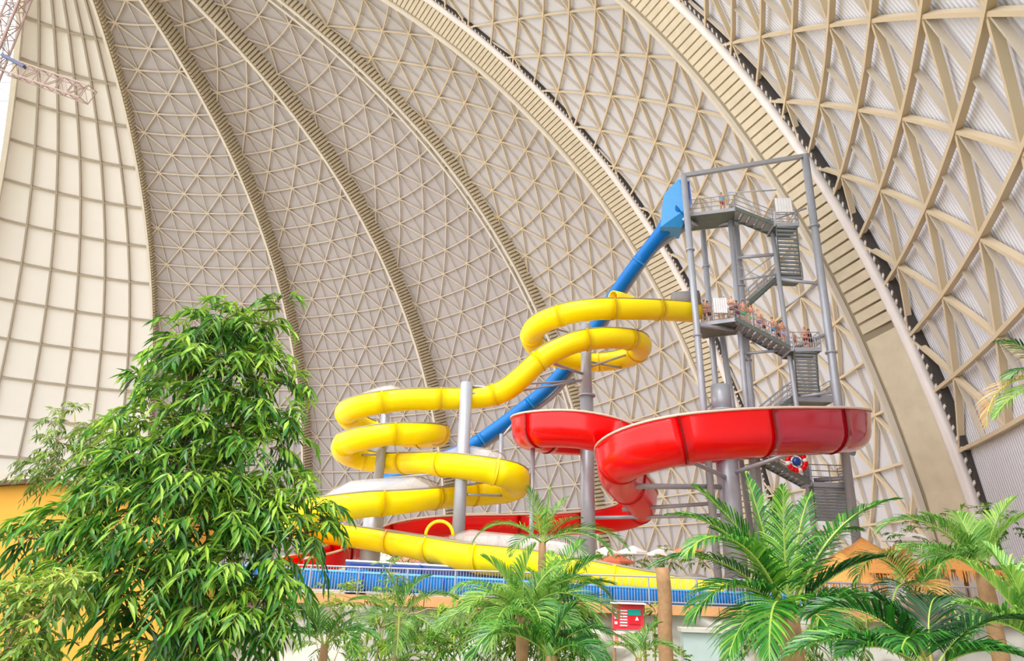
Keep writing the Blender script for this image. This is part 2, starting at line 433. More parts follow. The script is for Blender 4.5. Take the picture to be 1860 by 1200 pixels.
# lattice mast and boom, top left
def lattice(name, A, B, wx, wy, n, rad, M, label, cat, up=(0, 0, 1)):
    A, B = Vector(A), Vector(B); t = (B - A).normalized(); u = Vector(up); x = t.cross(u)
    if x.length < .1: x = t.cross(Vector((0, 1, 0)))
    x.normalize(); y = x.cross(t)
    root = empty(name, A, label, cat)
    C = [(x * wx + y * wy), (x * wx - y * wy), (-x * wx - y * wy), (-x * wx + y * wy)]
    for c in C: mb = MB(); mb.tube([A + c, B + c], rad, 6); mb.build('chord', M, root)
    for i in range(n + 1):
        p = A + (B - A) * (i / n)
        mb = MB()
        for k in range(4): mb.tube([p + C[k], p + C[(k + 1) % 4]], rad * .6, 5, False)
        mb.build('frame', M, root)
        if i < n:
            q = A + (B - A) * ((i + 1) / n)
            for k in range(4): mb = MB(); mb.tube([p + C[k], q + C[(k + 1) % 4]] if (i + k) % 2 else [p + C[(k + 1) % 4], q + C[k]], rad * .55, 5); mb.build('lacing', M, root)
    return root
M_pale = mat('pale_pinkish_steel', (150, 126, 116), .5)
b0 = at(-6, 100, 60)
lattice('lattice_mast', (b0.x, b0.y, 0), (b0.x, b0.y, at(12, -60, 60).z), .75, .75, 34, .13, M_pale, 'tall pale lattice mast at the top left corner', 'mast')
lattice('lattice_boom', at(14, 121, 60), at(160, 172, 57), .55, .85, 7, .09, M_pale, 'short lattice boom sticking out from the mast at top left', 'boom')
mb = MB(); mb.beam(at(5, 100, 59), at(45, 122, 59), .5, .35); 
tag(mb.build('floodlight_bar', mat('dark_blue_steel', (70, 80, 110), .5)), 'dark bar with lamps fixed on the mast at top left', 'lamp')

# ------------------------------------------------------------------ floor, deck, rock wall
mb = MB(); mb.box((0, 90, -.15), (230, 0, 0), (0, 160, 0), (0, 0, .15)); tag(mb.build('floor', M_ground), 'dark planted ground below the terrace', 'floor', kind='structure')
ZD = 5.5
def W2(px, Y): # deck-edge x at pixel column
    return at(px, 1080, Y).x
mb = MB(); mb.box((-10, 29 + 75, ZD / 2), (110, 0, 0), (0, 75, 0), (0, 0, ZD / 2 - .03)); tag(mb.build('floor', M_deck), 'sand coloured raised terrace under the slides', 'floor', kind='structure')
# rock retaining wall: uneven face
mb = MB(); nx, nz = 150, 22; vv = []
for j in range(nz + 1):
    for i in range(nx + 1):
        x = -22 + 50 * i / nx; z = (ZD - .05) * j / nz
        d = noise.fractal(Vector((x * .45, z * .7, 3)), 1, 2, 5) * .9 + noise.noise(Vector((x * 1.6, z * 1.8, 9))) * .25
        vv.append((x, 28.3 - max(-.4, min(.9, d)) - (1 - j / nz) * .8, z))
mb.add(vv, [(j * (nx + 1) + i, j * (nx + 1) + i + 1, (j + 1) * (nx + 1) + i + 1, (j + 1) * (nx + 1) + i) for j in range(nz) for i in range(nx)])
tag(mb.build('rock_wall', M_rock, None, True), 'pale grey artificial rock wall below the terrace railing', 'wall', kind='structure')
cop = empty('trim_9', (3, 28.2, ZD), 'orange terracotta coping along the top of the rock wall', 'coping', kind='structure')
for k in range(40):
    mb = MB(); x = -20 + k * 1.2; mb.box((x + .59, 28.2, ZD - .02), (.585, 0, 0), (0, .42, 0), (0, 0, .17)); mb.build('coping_stone', M_cope, cop)
# terrace railing
fr = empty('railing', (3, 27.95, ZD + .15), 'grey steel railing with thin upright bars along the terrace edge', 'railing')
zb = ZD + .15
mb = MB(); mb.tube([(-18, 27.95, zb + 1.08), (24, 27.95, zb + 1.08)], .035, 8); mb.build('top_rail', M_rail, fr)
mb = MB(); mb.tube([(-18, 27.95, zb + .12), (24, 27.95, zb + .12)], .025, 6); mb.build('bottom_rail', M_rail, fr)
for k in range(22): mb = MB(); mb.tube([(-18 + 2 * k, 27.95, zb), (-18 + 2 * k, 27.95, zb + 1.08)], .035, 8); mb.build('post', M_rail, fr)
mb = MB()
for k in range(350):
    x = -18 + .12 * k
    mb.box((x, 27.95, zb + .6), (.009, 0, 0), (0, .009, 0), (0, 0, .48))
tag(mb.build('baluster_row', M_rail, fr), kind='stuff')

# ------------------------------------------------------------------ slides
def slide_thing(name, label, P, r, a0, a1, M, Mj, Mrim, sec=3.4, rs=None, rimr=.05, jw=.045, names=('tube_section', 'joint_flange', 'rim')):
    pts = resample(P, .42)
    o = empty(name, (pts[0].x, pts[0].y, ZD), label, 'water slide')
    per = int(sec / .42); N = len(pts)
    rad = (lambda i: rs(i / (N - 1))) if rs else (lambda i: r)
    i = 0
    while i < N - 1:
        j = min(i + per, N - 1)
        if N - 1 - j < 3: j = N - 1
        mb = MB(); uprofile(mb, pts[i:j + 1], r, a0, a1, .07, 20, [rad(k) for k in range(i, j + 1)])
        mm = M(i / N) if callable(M) else M
        mb.build(names[0], mm, o, True)
        if j < N - 1:
            p = pts[j]; t = (pts[j + 1] - pts[j - 1]).normalized()
            mb = MB(); uprofile(mb, [p - t * .06, p + t * .06], rad(j) + jw, a0, a1, .12, 20); mb.build(names[1], Mj, o, True)
        i = j
    mb = MB()
    for a in (a0, a1):
        L2 = []
        for k, p in enumerate(pts):
            t = (pts[min(k + 1, N - 1)] - pts[max(k - 1, 0)]).normalized(); s_ = t.cross(Vector((0, 0, 1))).normalized(); u = s_.cross(t)
            q = rad(k); cx_, cz_ = upos(a, q, q); L2.append(p + s_ * cx_ - u * cz_)
        m2 = MB(); m2.tube(L2, rimr, 6); m2.build(names[2], Mrim, o, True)
    return o, pts
YP = [(1262, 566, 39.5), (1210, 562, 38.3), (1150, 560, 37.2), (1090, 560, 36.8), (1035, 567, 37.1), (988, 584, 38.0), (966, 606, 39.6), (975, 630, 41.3), (1010, 648, 42.7),
      (1060, 656, 43.2), (1110, 654, 42.9), (1148, 645, 41.8), (1164, 630, 40.2), (1152, 617, 38.6), (1105, 612, 37.3), (1055, 617, 36.8), (1012, 633, 36.8), (976, 655, 36.9),
      (948, 682, 37.0), (922, 704, 37.2), (893, 716, 37.4), (850, 721, 37.4), (800, 722, 37.2), (740, 723, 36.8), (690, 729, 36.6), (655, 737, 37.0), (632, 748, 38.2),
      (640, 763, 39.8), (670, 778, 41.3), (720, 789, 42.0), (770, 793, 41.6), (796, 790, 40.2), (790, 785, 38.6), (755, 784, 37.3), (705, 786, 36.7), (655, 795, 36.8), (625, 808, 38.0),
      (632, 823, 39.6), (665, 833, 40.5), (705, 838, 40.2), (745, 838, 38.8), (790, 839, 37.3), (840, 843, 36.2), (890, 851, 35.8), (925, 860, 36.3), (938, 873, 37.6), (925, 886, 39.2),
      (890, 892, 40.2), (850, 895, 39.8), (810, 898, 38.4), (765, 903, 36.8), (715, 908, 35.8), (660, 912, 35.2), (605, 920, 35.0), (560, 930, 35.6), (540, 945, 37), (560, 958, 38.6), (610, 965, 39),
      (680, 975, 38), (745, 986, 36.5), (800, 996, 34.8), (860, 1007, 33.3), (930, 1015, 32.4), (1000, 1025, 31.8), (1080, 1040, 31.2), (1160, 1055, 30.6), (1240, 1068, 30.2), (1310, 1076, 30)]
def yrs(f):
    r0 = .74
    for c, w_, a in ((.645, .05, .12), (.77, .04, .1), (.93, .06, .12)): r0 += a * math.exp(-((f - c) / w_) ** 2)
    return r0
ys, ypts = slide_thing('yellow_slide', 'long yellow winding water slide looping down from the tower', path(YP), .74, R(-128), R(128), M_yel, M_yelr, M_greyrim, rs=yrs, names=('trough_section', 'joint_flange', 'rim'))
# clear guards standing on the outer rim of the bends
def guard(i0, i1, h=1.0, side=None):
    pts = path(YP, 8); seg = pts[i0 * 8:i1 * 8 + 1]
    N = len(seg); mb = MB(); e = MB(); vv = []; top = []
    for k, p in enumerate(seg):
        t = (seg[min(k + 1, N - 1)] - seg[max(k - 1, 0)]).normalized(); s_ = t.cross(Vector((0, 0, 1))).normalized() * side
        hh = h * min(1, .35 + 4 * min(k, N - 1 - k) / N)
        b = p + s_ * .66 + Vector((0, 0, .35)); tp = p + s_ * .56 + Vector((0, 0, .4 + hh))
        vv += [b, tp, tp + s_ * .03, b + s_ * .03]; top.append(tp)
    mb.add(vv, [(a * 4 + k, a * 4 + 4 + k, a * 4 + 4 + (k + 1) % 4, a * 4 + (k + 1) % 4) for a in range(N - 1) for k in range(4)])
    o = mb.build('splash_guard', M_clear, ys, True); o['label'] = 'clear splash guard'
    e.tube(top, .02, 5); e.build('guard_edge', M_greyrim, ys)
for a, b, s_ in ((23, 27, 1), (41, 45, -1), (49, 54, 1), (60, 64, -1), (50, 53, -1)): guard(a, b, .75, s_)
# yellow hoops over the trough
def hoop(p, r, name='hoop', par=ys):
    mb = MB(); mb.tube([p + Vector((math.cos(a) * r, 0, math.sin(a) * r)) for a in [math.pi * k / 14 for k in range(15)]], .09, 8); mb.build(name, M_yelr, par, True)
hoop(at(798, 972, 34.8), .72)
mb = MB(); A = at(1122, 545, 37.9); uprofile(mb, [A + Vector((-.35, -.3, .1)), A + Vector((.15, .1, .2)), A + Vector((.75, .3, .1)), A + Vector((1.2, .3, -.25))], .42, R(0), R(358), .08, 18); mb.build('side_horn', M_yelr, ys, True)
mb = MB(); A = at(1243, 548, 39.3); mb.tube([A + Vector((-.8, 0, .1)), A + Vector((.9, 0, .1))], [.55, .75], 12); o = mb.build('entry_cover', mat('grey_cover', (128, 122, 120), .6), ys, True); o['label'] = 'grey entry cover'

RP_ = [(1400, 768, 42.6), (1320, 770, 43.2), (1240, 778, 43.2), (1160, 790, 42.8), (1080, 798, 41.6), (1015, 796, 40.2), (970, 789, 38.4), (963, 783, 36.6), (995, 779, 35.3), (1045, 780, 34.9),
       (1095, 790, 35.2), (1145, 808, 36.2), (1210, 816, 37.6), (1290, 808, 38.6), (1370, 799, 39.0), (1450, 791, 38.6), (1510, 785, 37.2), (1538, 781, 35.3), (1522, 781, 33.4), (1465, 783, 32.2), (1390, 785, 31.6),
       (1310, 790, 31.3), (1235, 799, 31.4), (1170, 816, 32.2), (1128, 838, 33.9), (1122, 862, 36), (1138, 884, 38), (1158, 904, 39.8), (1165, 921, 41.4), (1140, 936, 42.6), (1085, 946, 43.4),
       (1020, 950, 43.8), (940, 952, 43.8), (860, 953, 43.6), (790, 956, 43.4), (730, 964, 43.2), (680, 978, 42.6), (640, 998, 41), (590, 1020, 38.5), (530, 1034, 36)]
def rrs(f): return 1.02 + .2 * min(1, max(0, (f - .3) / .14)) if f < .6 else max(.72, 1.22 - (f - .6) * 2.6)
WALL[0] = True
rs_, rpts = slide_thing('red_slide', 'wide glossy red raft slide curving in front of the tower', path(RP_), 1.2, R(-136), R(136), lambda f: M_redt if .36 < f < .50 else M_red, M_redj, M_redrim, sec=4.2, rs=rrs, rimr=.07, jw=.035, names=('trough_section', 'joint_flange', 'rim'))

WALL[0] = False
BP = [(1238, 385, 39.5), (1218, 402, 40), (1195, 430, 40.8), (1165, 468, 42), (1130, 515, 43.4), (1100, 560, 44.6), (1070, 610, 45.6), (1030, 665, 46.4), (990, 708, 47), (945, 745, 47.4), (895, 783, 47.6), (850, 812, 47.8), (790, 838, 48), (730, 862, 48.2), (680, 885, 48.2), (640, 915, 48), (600, 950, 47)]
def brs(f): return .5 if f > .06 else .5 + (.06 - f) * 5
bs, bpts = slide_thing('blue_slide', 'straight blue tube slide dropping from the top of the tower', path(BP), .6, R(-179), R(179), M_blue, M_bluel, M_blued, sec=5, rs=brs, rimr=.03, jw=.04)
# square intake hood of the blue slide
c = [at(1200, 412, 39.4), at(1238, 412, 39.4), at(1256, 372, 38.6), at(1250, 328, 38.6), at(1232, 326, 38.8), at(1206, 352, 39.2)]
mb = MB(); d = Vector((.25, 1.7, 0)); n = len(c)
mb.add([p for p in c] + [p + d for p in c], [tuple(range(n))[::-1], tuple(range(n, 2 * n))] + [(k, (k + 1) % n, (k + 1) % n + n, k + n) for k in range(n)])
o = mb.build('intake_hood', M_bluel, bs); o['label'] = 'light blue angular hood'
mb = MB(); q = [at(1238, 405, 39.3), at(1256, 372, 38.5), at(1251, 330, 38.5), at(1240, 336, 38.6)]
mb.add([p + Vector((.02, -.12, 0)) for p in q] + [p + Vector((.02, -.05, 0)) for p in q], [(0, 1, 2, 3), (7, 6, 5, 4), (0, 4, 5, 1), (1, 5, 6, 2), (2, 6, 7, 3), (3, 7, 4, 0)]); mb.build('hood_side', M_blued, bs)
# support pipe of the blue slide
SPp = [(1262, 398, 39.5), (1225, 422, 40.4), (1190, 450, 41.4), (1150, 505, 43), (1115, 560, 44.5), (1085, 610, 45.6), (1040, 672, 46.4), (1005, 715, 47), (960, 748, 47.4), (905, 790, 47.8), (850, 825, 48)]
mb = MB(); mb.tube([p + Vector((0, .6, 0)) for p in path(SPp, 5)], .22, 10); mb.build('support_pipe', M_steel, bs, True)

# blue and red run-outs on the terrace
sl2, _ = slide_thing('blue_runout', 'open blue run-out trough lying behind the terrace railing', [Vector(p) for p in catmull([(-14, 31.5, 6.6), (-9, 31.6, 6.45), (-4, 31.5, 6.35), (2, 31, 6.25), (7, 30.2, 6.15), (11, 29.6, 6.1), (14, 29.4, 6.05)], 6)], .72, R(-95), R(95), M_blue, M_blued, M_bluel, sec=4, names=('trough_section', 'joint_flange', 'rim'))
sl3, _ = slide_thing('dark_blue_trough', 'dark blue trough behind the first blue run-out', [Vector(p) for p in catmull([(-8, 34.5, 6.9), (-3, 34.5, 6.8), (2, 34, 6.7), (6, 33.6, 6.6)], 6)], .7, R(-95), R(95), mat('navy_fibreglass', (50, 80, 160), .3, coat=.3), M_blued, M_white, sec=4, names=('trough_section', 'joint_flange', 'rim'))

# ------------------------------------------------------------------ poles
def pole(name, label, px, pyt, Y, r, flanges=(), zb_=ZD, r2=None, split=None, arms=(), pxb=None):
    T = at(px, pyt, Y); B = Vector((T.x if pxb is None else pxb, T.y, zb_)); o = empty(name, B, label, 'support pole')
    mb = MB()
    if split is not None:
        m_ = B + (T - B) * ((at(px, split, Y).z - B.z) / (T.z - B.z)); mb.tube([B, m_], r2, 16); mb.build('lower_shaft', M_steel, o, True)
        mb = MB(); mb.tube([m_, T], r, 16); mb.build('upper_shaft', M_steel, o, True)
    else: mb.tube([B, T], r, 16); mb.build('shaft', M_steel, o, True)
    for fy in flanges:
        z = at(px, fy, Y).z; p = B + (T - B) * ((z - B.z) / (T.z - B.z)); mb = MB(); mb.tube([p, p + Vector((0, 0, .12))], (r2 or r) * 1.35, 16); mb.build('flange', M_steel, o, True)
    mb = MB(); mb.tube([B, B + Vector((0, 0, .06))], (r2 or r) * 1.7, 16); mb.build('base_plate', M_steeld, o)
    for a in arms:
        mb = MB(); mb.tube([at(*a[0]), at(*a[1])], a[2] if len(a) > 2 else .07, 7); mb.build('support_arm', M_steel, o, True)
    return o
pole('slide_pole', 'tall grey pole standing in the middle of the upper yellow loop', 1064, 590, 40, .36, (720,), r2=.44, split=720,
     arms=[((1066, 628, 40), (1160, 596, 37.6)), ((1062, 612, 40), (992, 592, 38.2)), ((1066, 668, 40), (1150, 640, 41.6), .08), ((1062, 655, 40), (1128, 668, 42.4), .08), ((1062, 680, 40), (995, 656, 37.2), .1), ((1062, 690, 40), (905, 700, 37.6)), ((1062, 690, 40), (930, 712, 37.6)), ((1068, 806, 40), (957, 806, 36.4), .09)])
pole('slide_pole', 'grey pole in front of the long level run of the yellow slide', 848, 695, 36.6, .36,
     arms=[((850, 700, 36.6), (945, 708, 37.4)), ((850, 715, 36.6), (930, 706, 37.3), .05), ((848, 855, 36.6), (700, 868, 38)), ((848, 855, 36.6), (780, 848, 37.6), .08), ((850, 880, 36.6), (935, 866, 37), .05), ((850, 898, 36.6), (930, 900, 39.4), .08)])
pole('slide_pole', 'grey pole in the middle of the left yellow loops, thicker below', 702, 738, 39.3, .3, r2=.62, split=905, pxb=at(684, 1050, 39.3).x - .55,
     arms=[((697, 745, 39.3), (720, 735, 37)), ((694, 810, 39.3), (725, 798, 37.2), .09), ((690, 825, 39.3), (640, 826, 39.8), .07), ((678, 935, 39.3), (700, 925, 36), .09), ((694, 740, 39.3), (632, 765, 39.2), .05)])
pole('slide_pole', 'stout grey pole behind the big red trough', 1308, 700, 38.9, .62, (748,), r2=.66, split=750,
     arms=[((1322, 868, 38.9), (1250, 836, 33.2), .13), ((1322, 862, 38.9), (1440, 822, 34.6), .12), ((1440, 822, 34.6), (1552, 816, 37), .12), ((1322, 884, 38.9), (1112, 882, 35.8), .16), ((1322, 912, 38.9), (1130, 925, 40), .12), ((1322, 935, 38.9), (1075, 940, 42), .12)])
pole('slide_pole', 'thin grey prop under the left end of the upper red bend', 968, 808, 37, .13)
pole('slide_pole', 'thin grey prop left of the red bend, below the blue slide', 911, 788, 47, .16, arms=[((911, 795, 47), (935, 765, 47.3), .1)])
mb = MB(); p = at(648, 1050, 32.6); mb.tube([(p.x, p.y, ZD), (p.x, p.y, ZD + 1.1)], .5, 14); tag(mb.build('blue_pad', M_blue, None, True), 'blue padded block behind the railing at the foot of the left pole', 'pad')

# ------------------------------------------------------------------ the tower
tw = empty('slide_tower', at(1350, 900, 39.5) * 1.0, 'tall galvanised steel stair tower feeding the slides', 'tower'); tw.location.z = ZD
def tpost(px, py, Y, r, pxb=None, pyb=None, flanges=()):
    T = at(px, py, Y); B = Vector((T.x, T.y, ZD))
    if pxb is not None: q = at(pxb, pyb, Y); k = (T.z - ZD) / (T.z - q.z); B = T + (q - T) * k
    mb = MB(); mb.tube([B, T], r, 12); o = mb.build('post', M_steel, tw, True)
    for f in flanges:
        z = at(px, f, Y).z; p = B + (T - B) * ((z - B.z) / (T.z - B.z)); mb = MB(); mb.tube([p, p + Vector((0, 0, .1))], r * 1.4, 12); mb.build('post_flange', M_steel, o if False else tw, True)
    return T
tA = tpost(1242, 320, 38, .22, 1279, 750, (455, 610)); tB = tpost(1462, 282, 38.6, .27, 1553, 960, (412, 640))
tC = tpost(1276, 408, 41.5, .2, 1300, 700, (485,)); tD = tpost(1326, 395, 39.6, .17, 1356, 740); tE = tpost(1336, 395, 40.4, .2, 1366, 740, (520, 655))
tF = tpost(1400, 400, 39.6, .16, 1448, 745); tG = tpost(1308, 586, 41.5, .2, 1325, 700)
def br(a, b, r=.07, name='brace', M=None): mb = MB(); mb.tube([at(*a), at(*b)], r, 8); return mb.build(name, M or M_steel, tw, True)
mb = MB(); mb.beam(tA + Vector((-.2, 0, 0)), tB + Vector((.25, 0, 0)), .28, .28); mb.build('top_beam', M_steel, tw)
for a, b, r in [((1242, 398, 38), (1276, 412, 41.5), .12), ((1276, 412, 41.5), (1330, 405, 39.6), .12), ((1336, 408, 40), (1400, 398, 39), .07), ((1340, 468, 40), (1408, 462, 39.6), .13), ((1344, 508, 40), (1414, 498, 39.6), .08),
                ((1418, 507, 39.6), (1486, 515, 38.7), .12), ((1425, 560, 39.6), (1484, 516, 38.7), .06), ((1437, 634, 39.6), (1500, 607, 38.7), .12), ((1350, 642, 40), (1440, 634, 39.6), .1), ((1265, 590, 38), (1345, 600, 40), .12),
                ((1348, 612, 40), (1320, 590, 41), .07), ((1278, 745, 38), (1310, 720, 41.5), .06), ((1455, 720, 39.6), (1510, 712, 38.7), .1), ((1408, 398, 39.6), (1465, 378, 38.7), .07), ((1366, 820, 40), (1470, 872, 39.6), .1), ((1478, 872, 39.6), (1542, 868, 38.7), .14), ((1535, 818, 38.7), (1552, 822, 38.7), .2),
                ((1350, 655, 40), (1368, 640, 41.5), .08), ((1410, 345, 38.4), (1320, 350, 40.5), .05), ((1330, 478, 40), (1400, 512, 39.6), .03), ((1344, 508, 40), (1402, 466, 39.6), .03)]: br(a, b, r)
def deck(cs, name='deck', th=.16):
    """cs: corners (px,py,Y); all taken to the height of the first corner"""
    z = at(*cs[0]).z; P = [atz(px, py, z) for px, py, _ in cs]; return deckw([Vector((p.x, p.y, z)) for p in P], name, th)
def deckw(P, name='deck', th=.16):
    n = len(P); mb = MB(); mb.add(P + [p - Vector((0, 0, th)) for p in P], [tuple(range(n)), tuple(range(2 * n - 1, n - 1, -1))] + [((k + 1) % n, k, k + n, (k + 1) % n + n) for k in range(n)])
    o = mb.build(name, M_steeld, tw)
    mb = MB()
    for k in range(n): mb.beam(P[k] - Vector((0, 0, th / 2)), P[(k + 1) % n] - Vector((0, 0, th / 2)), .06, th * 1.6)
    mb.build('edge_beam', M_steel, tw); return P
def rail(P, h=1.1, closed=False, bars=2, solid=False, bal=.5):
    P = [Vector(p) for p in P]; mb = MB()
    for a, b in zip(P[:-1], P[1:]):
        L_ = (b - a).length; n = max(1, int(L_ / 1.2))
        for k in range(n + 1): q = a + (b - a) * k / n; mb.tube([q, q + Vector((0, 0, h))], .036, 5)
        for k in range(bars + 1): z = Vector((0, 0, h * (1 - k / (bars + 1)))); mb.tube([a + z, b + z], .03, 5)
        n = int(L_ / .14)
        for k in range(n): q = a + (b - a) * k / n; mb.tube([q + Vector((0, 0, .1)), q + Vector((0, 0, h))], .007, 3, False)
    return mb.build('guard_rail', M_rail, tw)
def stair(A, B, wd, n, rails=(1, 1)):
    """A top, B bottom nosing corner; wd width vector"""
    A, B, wd = Vector(A), Vector(B), Vector(wd)
    o = bpy.data.objects.new('stair_flight', None); col.objects.link(o); o.parent = tw; o.location = A - tw.location
    run = (B - A); run.z = 0; rd = run / n
    for k in range(n):
        p = A + (B - A) * ((k + .5) / n); mb = MB(); mb.box(p + wd / 2, rd * .48, wd / 2, (0, 0, .06)); mb.build('tread', M_steel, o); mb = MB(); mb.box(p + wd / 2 - rd * .4 - V3((0, 0, abs(A.z - B.z) / n * .35)), rd.normalized() * .01, wd / 2, (0, 0, abs(A.z - B.z) / n * .3)); mb.build('tread_gap_shade', M_steeld, o)  # thin dark plate added under each tread to shade the open gap
    for s_ in (0, 1):
        mb = MB(); mb.beam(A + wd * s_, B + wd * s_, .06, .28); mb.build('stringer', M_steeld, o)
    for s_ in (0, 1):
        if rails[s_]: rail([A + wd * s_, B + wd * s_])
V3 = Vector
# upper deck
zu = at(1335, 378, 38.2).z
p1 = atz(1252, 388, zu); p2 = V3(at(1335, 378, 38.2)); 
e = (p2 - p1); e.z = 0; perp = V3((-e.y, e.x, 0)).normalized()
if perp.y < 0: perp = -perp
U = deckw([p1, p2, p2 + perp * 2.2, p1 + perp * 2.2]); rail([U[0], U[1]]); rail([U[3], U[2]]); rail([U[0], U[3]])
s1b = at(1405, 406, 38.6); stair(p2, s1b, V3((.1, 1.3, 0)), 5)
Ld = [s1b, s1b + V3((1.7, -.15, 0)), s1b + V3((1.8, 1.5, 0)), s1b + V3((.1, 1.5, 0))]; deckw(Ld, 'landing'); rail([Ld[0], Ld[1]]); rail([Ld[1], Ld[2]]); rail([Ld[2], Ld[3]])
a = s1b + V3((.15, -.05, -.1)); b = at(1418, 500, 40.6); stair(a, b, V3((1.45, 0, 0)), 13)
L2 = [b, b + V3((1.6, 0, 0)), b + V3((1.6, 1.3, 0)), b + V3((0, 1.3, 0))]; deckw(L2, 'landing'); rail([L2[3], L2[2]]); rail([L2[1], L2[2]])
stair(b + V3((-.1, .1, 0)), at(1362, 548, 40.6), V3((0, 1.2, 0)), 9)
# lower deck with the queue
zl = at(1335, 578, 38.2).z
p1 = atz(1262, 588, zl); p2 = V3(at(1335, 578, 38.2)); e = (p2 - p1); perp = V3((-e.y, e.x, 0)).normalized()
if perp.y < 0: perp = -perp
LD = deckw([p1, p2, p2 + perp * 2.6, p1 + perp * 2.6]); rail([LD[0], LD[1]]); rail([LD[3], LD[2]])
s4b = at(1436, 632, 38.6); stair(p2, s4b, V3((.1, 1.5, 0)), 10); S4 = (p2.copy(), s4b.copy())
L3 = [s4b, s4b + V3((1.9, -.2, 0)), s4b + V3((2.0, 1.7, 0)), s4b + V3((.1, 1.7, 0))]; deckw(L3, 'landing'); rail([L3[0], L3[1]]); rail([L3[1], L3[2]]); rail([L3[2], L3[3]])
a = s4b + V3((.2, -.05, -.1)); b = at(1449, 718, 40.6); stair(a, b, V3((1.45, 0, 0)), 13)
L4 = [b, b + V3((2.3, 0, 0)), b + V3((2.3, 1.5, 0)), b + V3((0, 1.5, 0))]; deckw(L4, 'landing', .3); rail([L4[1], L4[2]]); rail([L4[3], L4[2]])
stair(b + V3((-.1, .1, 0)), at(1385, 768, 40.6), V3((0, 1.2, 0)), 9)
# lowest visible flights
b = at(1472, 876, 39); stair(at(1395, 835, 39), b, V3((0, 1.3, 0)), 9)
L5 = [b, b + V3((2.5, 0, 0)), b + V3((2.5, 1.4, 0)), b + V3((0, 1.4, 0))]; deckw(L5, 'landing'); rail([L5[0], L5[1]]); rail([L5[1], L5[2]])
stair(b + V3((.1, -.05, -.1)), at(1482, 945, 41), V3((2.1, 0, 0)), 12)
# platforms near the bottom of posts, left of the tower
def signboard(name, label, px0, py0, px1, py1, Y):
    a = at(px0, py1, Y); b = at(px1, py1, Y); h = at(px0, py0, Y).z - a.z; mb = MB()
    n = 6
    o = empty(name, a, label, 'screen')
    for k in range(n):
        q0 = a + (b - a) * (k / n) + (b - a) * .01; q1 = a + (b - a) * ((k + 1) / n) - (b - a) * .01; mb = MB(); mb.box((q0 + q1) / 2 + V3((0, 0, h / 2)), (q1 - q0) / 2, (0, .03, 0), (0, 0, h / 2)); mb.build('white_slat', M_white, o)
    mb = MB(); mb.beam(a + V3((0, .05, h)), b + V3((0, .05, h)), .04, .05); mb.beam(a + V3((0, .05, 0)), b + V3((0, .05, 0)), .04, .05); mb.build('frame', M_rail, o)
signboard('white_screen', 'white slatted screen hung on the railing of the lower tower deck', 1297, 541, 1322, 568, 37.95)
signboard('white_screen', 'white slatted screen on the topmost landing of the tower', 1410, 360, 1440, 385, 38.2)

# lifebuoy-like ring hanging under the red trough
o = empty('inflatable_ring', at(1447, 838, 37.5), 'red and white ring with a blue centre hanging below the red slide', 'ring')
c = at(1447, 838, 37.5); nseg = 16
for k in range(nseg):
    mb = MB(); a0 = 2 * math.pi * k / nseg; pts = [c + V3((math.cos(a0 + x) * .52, .0, math.sin(a0 + x) * .52)) for x in [2 * math.pi / nseg * q / 3 for q in range(4)]]
    mb.tube(pts, .16, 8); mb.build('ring_segment', M_red if k % 4 else M_white, o, True)
mb = MB(); mb.ball(c, .27, .2, .27); mb.build('centre_ball', M_blued, o, True)
mb = MB(); mb.tube([c + V3((0, 0, .5)), c + V3((0, 0, 1.1))], .02, 5); mb.build('hanging_rope', M_rail, o)

# ------------------------------------------------------------------ people
def skin_mesh(name, nodes, edges, M, lv=2):
    me = bpy.data.meshes.new(name); me.from_pydata([n[:3] for n in nodes], edges, []); me.materials.append(M)
    o = bpy.data.objects.new(name, me); col.objects.link(o)
    md = o.modifiers.new('s', 'SKIN'); md.use_smooth_shade = True
    sl = me.skin_vertices[0].data if me.skin_vertices else None
    if sl is None:
        bpy.context.view_layer.objects.active = o; me.skin_vertices.new(); sl = me.skin_vertices[0].data
    for i, n in enumerate(nodes): sl[i].radius = (n[3], n[4] if len(n) > 4 else n[3]); sl[i].use_root = (i == 0)
    o.modifiers.new('d', 'SUBSURF').levels = lv
    dg = bpy.context.evaluated_depsgraph_get(); ev = o.evaluated_get(dg); m2 = bpy.data.meshes.new_from_object(ev)
    bpy.data.objects.remove(o); m2.name = name; m2.polygons.foreach_set('use_smooth', [True] * len(m2.polygons)); return m2
M_skin = [mat('skin_tan', (226, 160, 124), .55), mat('skin_light', (240, 190, 160), .55), mat('skin_brown', (190, 126, 92), .55)]
def hand(mbm, w_, d, s):
    """five tapered, bent fingers from wrist point w_ along direction d"""
    d = V3(d).normalized(); x = d.cross(V3((0, 1, 0))); x = x.normalized() if x.length > .1 else V3((1, 0, 0)); y = x.cross(d)
    for k in range(4):
        b = w_ + d * .075 + x * (.021 * (k - 1.5)); L_ = (.062, .075, .07, .055)[k]
        mbm.tube([b - d * .03, b + d * L_ * .5, b + d * L_ * .8 + y * .018, b + d * L_ * .9 + y * .035], [.0095, .009, .008, .006], 5)
    b = w_ + d * .03 + x * (-.035 * s); mbm.tube([b - d * .01, b - x * .02 * s + d * .03 + y * .01, b - x * .022 * s + d * .06 + y * .02], [.011, .010, .008], 5)
